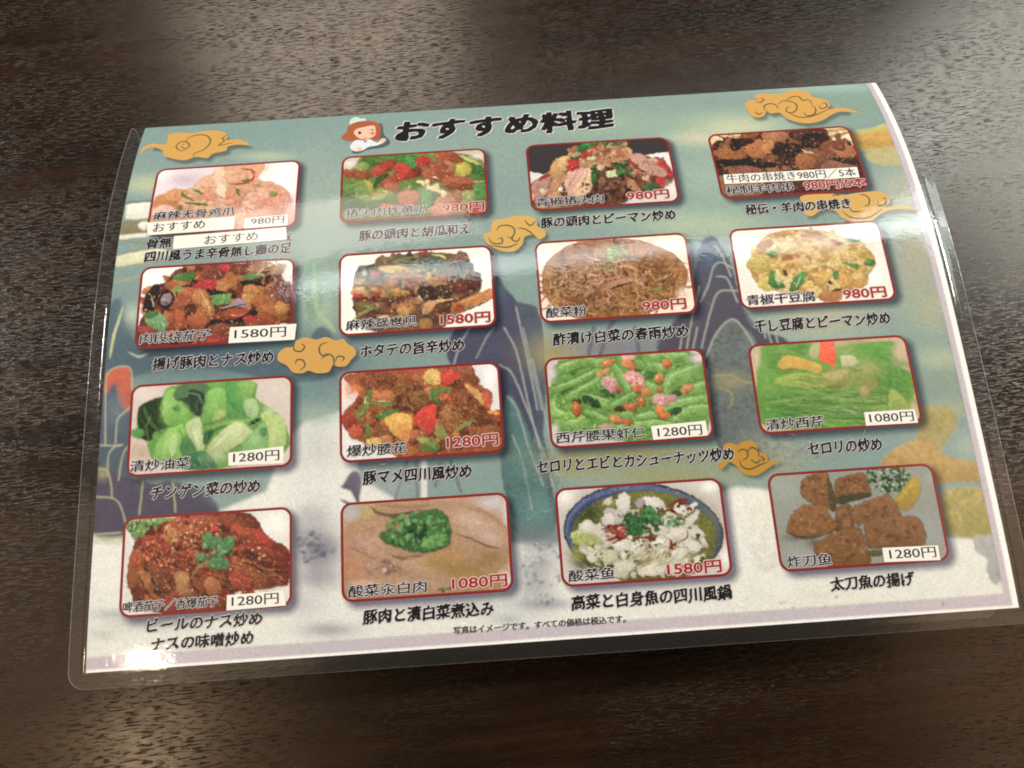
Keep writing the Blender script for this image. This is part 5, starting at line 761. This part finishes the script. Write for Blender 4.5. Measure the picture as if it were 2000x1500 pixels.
LAB = {'11': 'spicy boneless chicken feet on a white plate', '12': 'sliced pork head with cucumber and red pepper', '13': 'pork head stir-fried with green pepper on a black background', '14': 'charred meat skewers',
       '21': 'fried pork and aubergine in brown sauce', '22': 'spicy scallop stir-fry on a white dish', '23': 'brown glass noodles with pickled cabbage', '24': 'yellow dried tofu strips with green pepper',
       '31': 'bright green stir-fried bok choy', '32': 'kidney stir-fry with red and yellow peppers', '33': 'celery with shrimp and cashew nuts', '34': 'stir-fried celery with a red carrot slice',
       '41': 'red braised aubergine topped with coriander', '42': 'pork and pickled cabbage stew with parsley', '43': 'white fish pot in a blue rimmed bowl', '44': 'fried fish pieces with a lemon wedge'}
def photo(i, j):
    global C
    key = f'{i+1}{j+1}'; x0, s1 = XL[j], RT[i]; x1, s0 = x0+FW, s1-FH
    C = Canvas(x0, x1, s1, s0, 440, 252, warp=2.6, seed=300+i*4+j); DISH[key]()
    im = C.img; ny0, nx0 = im.shape[:2]; ii, jj = np.meshgrid(np.arange(ny0), np.arange(nx0), indexing='ij')
    w1 = vnoise(ny0, nx0, 5, 900+i*4+j, 2)-.5; w2 = vnoise(ny0, nx0, 5, 930+i*4+j, 2)-.5; w3 = vnoise(ny0, nx0, 16, 960+i*4+j, 3)-.5
    amp = {'42': 3, '34': 3, '31': 3, '33': 3, '44': 4, '24': 4, '12': 5, '32': 4, '43': 5, '21': 5, '23': 2, '22': 5, '41': 5}.get(key, 7)
    im = im[np.clip(ii+amp*w1+amp*.8*w3, 0, ny0-1).astype(int), np.clip(jj+amp*w2-amp*.8*w3, 0, nx0-1).astype(int)]
    lum = im.mean(2, keepdims=True); food = np.clip((im.max(2)-im.min(2))/(im.max(2)+.02)*2.2-.3, 0, 1)[..., None]
    t1 = vnoise(ny0, nx0, 4, 990+i*4+j, 2)-.5; t2 = vnoise(ny0, nx0, 12, 1020+i*4+j, 3)-.5
    k = .5 if key in ('42', '34', '31', '11', '44') else 1.0
    im = im*(1+food*k*(.75*t1+.55*t2)[..., None]); im = lum*.16+im*.84; spk = np.clip((t1-.22)*6, 0, 1)[..., None]*food*.22*k; im = im*(1-spk)+np.array([.85, .75, .6])*spk
    im = im*np.array({'34': (1.34, 1.14, 1.15), '33': (1.24, 1.14, 1.08), '31': (1.02, 1.02, 1.02), '44': (.92, 1, 1), '42': (1.16, 1.2, 1.3), '22': (1.12, 1.15, 1.1), '12': (.9, .86, .85), '23': (1.18, 1.02, .9)}.get(key, (1, 1, 1)))
    im = np.clip(im*(1-.06*food)*1.05-.012, .002, 1); im = blur(im, {'31': 5, '34': 5, '42': 4, '11': 3, '33': 2}.get(key, 1)); im = .25*(im[::2, ::2]+im[1::2, ::2]+im[::2, 1::2]+im[1::2, 1::2])
    g = np.random.default_rng(50+i*4+j).normal(0, 1, im.shape[:2]); im = im*(1+.075*g[..., None]); ny, nx = im.shape[:2]
    X, S_ = np.meshgrid(np.linspace(x0, x1, nx), np.linspace(s1, s0, ny)); R_ = 3.4
    ctr = (X[:-1, :-1]+X[1:, 1:])/2, (S_[:-1, :-1]+S_[1:, 1:])/2; mask = rr_sdf(ctr[0], ctr[1], x0, x1, s0, s1, R_) < -.35
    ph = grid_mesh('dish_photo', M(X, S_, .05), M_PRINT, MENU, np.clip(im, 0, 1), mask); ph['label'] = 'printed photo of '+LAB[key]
    # frame line
    pts = []
    for cx, cy, a0 in ((x1-R_, s1-R_, 0), (x0+R_, s1-R_, 90), (x0+R_, s0+R_, 180), (x1-R_, s0+R_, 270)):
        for k in range(9): a = math.radians(a0+k*11.25); pts.append((cx, cy, math.cos(a), math.sin(a)))
    full = []
    for k in range(len(pts)):
        p, q = pts[k], pts[(k+1) % len(pts)]; full.append(p)
        if (k+1) % 9 == 0:
            for m in range(1, 24): t = m/24; full.append(tuple(p[c]*(1-t)+q[c]*t for c in range(4)))
    full = np.array(full); n = len(full); w_ = .42
    o_ = full[:, :2]+full[:, 2:]*(R_+.30); n_ = full[:, :2]+full[:, 2:]*(R_-.52); V = np.vstack([M(o_[:, 0], o_[:, 1], .08), M(n_[:, 0], n_[:, 1], .08)])
    mesh_obj('photo_frame', V, [(k, (k+1) % n, n+(k+1) % n, n+k) for k in range(n)], M_FRAME, ph)
    return ph

def scratches():
    r = np.random.default_rng(3); V, F_, n = [], [], 0
    zoom(0, 0, 1); base = [(1060, 862), (1072, 872), (1045, 868), (1090, 930), (1080, 945), (1066, 985), (1088, 978), (1058, 1000), (970, 985), (640, 560), (1905, 940), (1900, 1010), (1838, 1080), (1600, 905), (668, 1200), (1330, 830), (910, 600)]
    for q in base+[(r.uniform(300, 1850), r.uniform(330, 1220)) for _ in range(26)]:
        a = r.normal(0, .5)+(0 if r.random() < .6 else 1.4); l = r.uniform(.8, 3.2); x, s_ = inv(*q); d = np.array([math.cos(a), math.sin(a)])*l; P = np.array([(x, s_), (x+d[0]*.5+.05, s_+d[1]*.5), (x+d[0], s_+d[1])])
        v, f = ribbon(P, r.uniform(.05, .11)); V.append(M(v[:, 0], v[:, 1], .36)); F_ += [tuple(i+n for i in t) for t in f]; n += len(v)
    mesh_obj('scratch_marks', np.vstack(V), F_, flat('scuffed_plastic', 0xC8C8C4, .4), MENU)['kind'] = 'stuff'
scratches()
artwork(); clouds()
PH = {f'{i+1}{j+1}': photo(i, j) for i in range(4) for j in range(4)}

def cap(k, *a): T(*a, 'cap', PH[k], 'chinese_caption')
def price(k, *a): T(*a, 'price', PH[k], 'printed_price')
def name(*a): T(*a, 'name', MENU, 'dish_name')
zoom(180, 200, 4)
cap('11', '麻辣无骨鸡爪', (480, 885), (1110, 855), 3.7)
name('骨無', (428, 1108), (622, 1096), 4.3); name('え', (1512, 1060), (1562, 1052), 3.8); name('四川風うま辛骨無し鶏の足', (412, 1212), (1552, 1140), 4.4)
sticker([(425, 940), (1118, 890), (1105, 990), (435, 1040)], 'おすすめ', (478, 985), (882, 952), 4.1, MENU, .24)
sticker([(640, 1045), (1515, 975), (1520, 1070), (630, 1148)], 'おすすめ', (878, 1080), (1295, 1045), 4.1, MENU, .17, [(-.006, 0), (.006, 0)])
sticker([(1190, 905), (1530, 875), (1525, 960), (1185, 985)], '980円', (1240, 932), (1500, 913), 3.4, PH['11'], .16)
zoom(600, 180, 4)
T('おすすめ料理', (700, 312), (2385, 214), 11.5, 'title', MENU, 'title_lettering')
cap('12', '猪头肉拌黄瓜', (297, 955), (940, 915), 3.8); price('12', '980円', (1057, 912), (1383, 890), 4.2); name('豚の頭肉と胡瓜和え', (405, 1115), (1272, 1085), 4.4)
zoom(1000, 180, 4)
cap('13', '青椒猪头肉', (188, 865), (715, 835), 3.8); price('13', '980円', (897, 815), (1225, 797), 4.2); name('豚の頭肉とピーマン炒め', (225, 1020), (1273, 965), 4.4)
zoom(1350, 130, 4)
cap('14', '秘制羊肉串', (272, 965), (800, 942), 3.8); price('14', '980円/5本', (882, 930), (1362, 903), 4.2); name('秘伝・羊肉の串焼き', (422, 1110), (1245, 1082), 4.4)
sticker([(250, 845), (1295, 785), (1315, 865), (262, 918)], '牛肉の串焼き980円／5本', (278, 880), (1285, 826), 3.9, PH['14'], .16)
zoom(200, 480, 4.1667)
cap('21', '肉段烧茄子', (307, 765), (888, 723), 3.8); sticker([(1040, 665), (1580, 635), (1565, 765), (1028, 795)], '1580円', (1078, 722), (1495, 700), 4.0, PH['21']); name('揚げ豚肉とナス炒め', (412, 965), (1390, 912), 4.5)
zoom(620, 450, 4.1667)
cap('22', '麻辣鸳鸯贝', (232, 772), (805, 742), 3.8); price('22', '1580円', (1002, 728), (1405, 706), 4.2); name('ホタテの旨辛炒め', (350, 980), (1193, 942), 4.5)
zoom(1000, 430, 4.1667)
cap('23', '酸菜粉', (277, 755), (610, 738), 3.8); price('23', '980円', (1062, 700), (1415, 680), 4.2); name('酢漬け白菜の春雨炒め', (332, 965), (1433, 912), 4.5)
zoom(1400, 420, 4.1667)
cap('24', '青椒干豆腐', (242, 697), (800, 668), 3.8); price('24', '980円', (1027, 645), (1375, 626), 4.2); name('干し豆腐とピーマン炒め', (302, 903), (1405, 850), 4.5)
zoom(180, 700, 4.1667)
cap('31', '清炒油菜', (312, 882), (800, 852), 3.8); sticker([(1112, 770), (1560, 715), (1560, 855), (1112, 875)], '1280円', (1152, 812), (1525, 788), 3.8, PH['31']); name('チンゲン菜の炒め', (482, 1095), (1368, 1045), 4.4)
zoom(620, 690, 4.1667)
cap('32', '爆炒腰花', (242, 798), (725, 772), 3.8); price('32', '1280円', (1052, 725), (1470, 702), 4.2); name('豚マメ四川風炒め', (370, 1015), (1253, 962), 4.5)
zoom(1030, 650, 4.1667)
cap('33', '西芹腰果虾仁', (237, 853), (962, 817), 3.8); sticker([(1005, 760), (1450, 715), (1470, 835), (1025, 872)], '1280円', (1060, 812), (1420, 788), 3.8, PH['33']); name('セロリとエビとカシューナッツ炒め', (78, 1085), (1678, 1000), 4.4)
zoom(1430, 640, 4.1667)
cap('34', '清炒西芹', (272, 793), (743, 768), 3.8); sticker([(1068, 690), (1480, 665), (1508, 775), (1085, 800)], '1080円', (1112, 740), (1470, 722), 3.6, PH['34']); name('セロリの炒め', (615, 985), (1213, 957), 4.4)
zoom(150, 960, 4)
cap('41', '啤酒茄子／香爆茄子', (362, 902), (1103, 865), 3.2); sticker([(1175, 810), (1620, 775), (1635, 890), (1170, 930)], '1280円', (1212, 860), (1578, 833), 3.6, PH['41']); name('ビールのナス炒め', (552, 1040), (1448, 1005), 4.0); name('ナスの味噌炒め', (585, 1190), (1378, 1152), 4.0)
zoom(600, 930, 4)
cap('42', '酸菜汆白肉', (322, 898), (933, 872), 3.7); price('42', '1080円', (1132, 840), (1560, 814), 4.1); name('豚肉と漬白菜煮込み', (437, 1100), (1453, 1040), 4.3)
T('写真はイメージです。すべての価格は税込です。', (1145, 1196), (2488, 1128), 2.3, 'small', MENU, 'small_print_line')
zoom(1030, 900, 4)
cap('43', '酸菜鱼', (322, 900), (680, 882), 3.7); price('43', '1580円', (1092, 848), (1513, 824), 4.1); name('高菜と白身魚の四川風鍋', (347, 1108), (1593, 1035), 4.4)
zoom(1450, 870, 4)
cap('44', '炸刀鱼', (347, 912), (693, 892), 3.7); sticker([(1090, 800), (1525, 780), (1545, 895), (1108, 912)], '1280円', (1147, 852), (1508, 832), 3.6, PH['44']); name('太刀魚の揚げ', (687, 1080), (1343, 1050), 4.2)

# small waving cook in a white cap beside the title, drawn as flat printed shapes
def cook():
    zoom(600, 180, 4); mats = [flat('hair_brown_ink', 0xA85C38), flat('skin_ink', 0xE9C0A4), flat('white_cloth_ink', 0xDDE2E4), M_INK, flat('cheek_pink_ink', 0xDC7E70), flat('pale_cap_ink', 0xC9DAD4), flat('print_shadow_ink', 0x4A5F60)]
    sh = [(6, [(560, 250), (590, 260), (600, 330), (650, 390), (600, 430), (480, 450), (400, 480), (350, 470), (420, 420), (560, 380)]), (5, [(330, 235), (350, 205), (390, 195), (420, 208), (450, 205), (460, 230), (400, 250), (340, 255)]),
          (0, [(268, 350), (310, 310), (320, 270), (370, 240), (450, 225), (530, 232), (570, 260), (575, 320), (560, 370), (500, 385), (440, 395), (390, 375), (350, 385), (290, 375)]), (1, [(365, 320), (385, 290), (440, 275), (520, 262), (535, 300), (530, 340), (480, 365), (430, 370), (390, 350)]),
          (2, [(335, 440), (350, 400), (390, 375), (440, 380), (490, 370), (540, 395), (580, 380), (610, 370), (600, 395), (540, 420), (480, 430), (440, 455), (380, 465)]), (1, [(560, 385), (590, 362), (618, 372), (600, 392), (575, 398)]), (1, [(385, 445), (410, 430), (430, 445), (410, 465)]),
          (3, [(398, 320), (410, 308), (424, 318), (412, 332)]), (4, [(490, 325), (510, 312), (530, 322), (512, 336)]), (3, [(490, 300), (510, 292), (528, 300), (510, 297)]), (4, [(435, 352), (452, 358), (468, 350), (452, 366)]), (0, [(440, 378), (455, 385), (470, 376), (455, 398)])]
    V, F_, mi, n = [], [], [], 0
    for k, (m, P) in enumerate(sh):
        Q = spline(to_sheet(P), 4, True); V.append(M(Q[:, 0], Q[:, 1], .05+.012*k)); F_ += [tuple(i+n for i in f) for f in tri_fill(Q)]; mi += [m]*(len(F_)-len(mi)); n += len(Q)
    mesh_obj('cook_print', np.vstack(V), F_, mats, MENU, mi=mi, label='small printed cook with brown hair and a white cap, winking')
cook()

# ---- the white paper itself, through the fold and along the lower panel
xs = np.linspace(0, 297, 60); ss = np.concatenate([np.linspace(0, S_END, 80), np.linspace(S_END+.3, Sa[-1], 30), np.linspace(Sa[-1]+3, S_ALL-5.5, 30)])
X, Sg = np.meshgrid(xs, ss[::-1]); pap = grid_mesh('paper_sheet', M(X, Sg, -.08), M_PAPER, MENU)

# ---- laminating film: one closed shell, thicker where the paper is sealed in
M_FILM = mat_film('clear_laminate', .06, .000016)
M_RIM = mat_film('laminate_cut_edge', .25, .00001); 
nt = M_RIM.node_tree; out = [n for n in nt.nodes if n.type == 'OUTPUT_MATERIAL'][0]; dm = nt.nodes.new('ShaderNodeMixShader'); df = nt.nodes.new('ShaderNodeBsdfDiffuse'); df.inputs[0].default_value = (.75, .75, .72, 1); dm.inputs[0].default_value = .6
old = out.inputs[0].links[0].from_socket; nt.links.new(old, dm.inputs[1]); nt.links.new(df.outputs[0], dm.inputs[2]); nt.links.new(dm.outputs[0], out.inputs[0])
def film():
    u = np.concatenate([[0, .15, .6, 1.2, 2., 3, 4.2, 4.6, 4.9, 5.2, 5.5], np.linspace(6.5, 301.5, 130), [302.5, 302.8, 303.1, 303.4, 303.8, 305, 306, 306.8, 307.4, 307.85, 308]])-5.5
    s_ = np.concatenate([[-4.9, -4.8, -4.5, -4, -3.2, -2.4, -1.6, -.9, -.6, -.3, 0, .4], np.linspace(2, S_END, 120), np.linspace(S_END+.3, Sa[-1], 34), np.linspace(Sa[-1]+3, S_ALL-5.5, 40), S_ALL-np.array([5.2, 4.9, 4.5, 4, 3, 2.2, 1.5, .9, .4, .1, 0])])
    X, Sg = np.meshgrid(u, s_); smin, smax = -4.9, S_ALL; r = 5.5; hw = 154.; e = np.minimum(Sg-smin, smax-Sg); ins = np.where(e < r, r-np.sqrt(np.maximum(r*r-(r-e)**2, 0)), 0)
    Xc = (X-148.5)/hw*(hw-ins)+148.5
    dx = np.maximum(np.maximum(-Xc, Xc-297), 0); dsn = np.maximum(-Sg, np.maximum(Sg-(S_ALL-5.5), 0)); d = np.hypot(dx, dsn); t = np.clip(d/1.4, 0, 1); t = t*t*(3-2*t)
    bead = .16*np.exp(-((d-.9)/.4)**2)*(d > 0)
    top = M(Xc, Sg, .34-.20*t+bead); bot = M(Xc, Sg, -.22+.16*t); ny, nx = X.shape; V = np.vstack([top.reshape(-1, 3), bot.reshape(-1, 3)]); a = np.arange(ny*nx).reshape(ny, nx); N_ = ny*nx
    q = np.stack([a[:-1, :-1], a[:-1, 1:], a[1:, 1:], a[1:, :-1]], -1).reshape(-1, 4); F_ = np.vstack([q, q[:, ::-1]+N_]); bd = np.concatenate([a[0, :], a[1:, -1], a[-1, -2::-1], a[-2:0:-1, 0]]); nb = np.roll(bd, -1)
    R_ = np.stack([bd, bd+N_, nb+N_, nb], -1); mi = [0]*len(F_)+[1]*len(R_); F_ = np.vstack([F_, R_])
    mesh_obj('laminate_film', V, F_, [M_FILM, M_RIM], MENU, smooth=True, mi=mi)
film()

# ------------------------------------------------------------------ table
def table():
    n = 2; w_, d_ = 1.6, .9
    bm = bmesh.new(); bmesh.ops.create_cube(bm, size=1); bmesh.ops.scale(bm, vec=(w_, d_, .035), verts=bm.verts); bmesh.ops.translate(bm, vec=(.05, .05, -.0175), verts=bm.verts)
    bmesh.ops.bevel(bm, geom=bm.edges[:], offset=.002, segments=2, affect='EDGES')
    me = bpy.data.meshes.new('table_top'); bm.to_mesh(me); bm.free(); me.materials.append(mat_wood()); o = bpy.data.objects.new('table_top', me); COL.objects.link(o); o['kind'] = 'structure'
table()
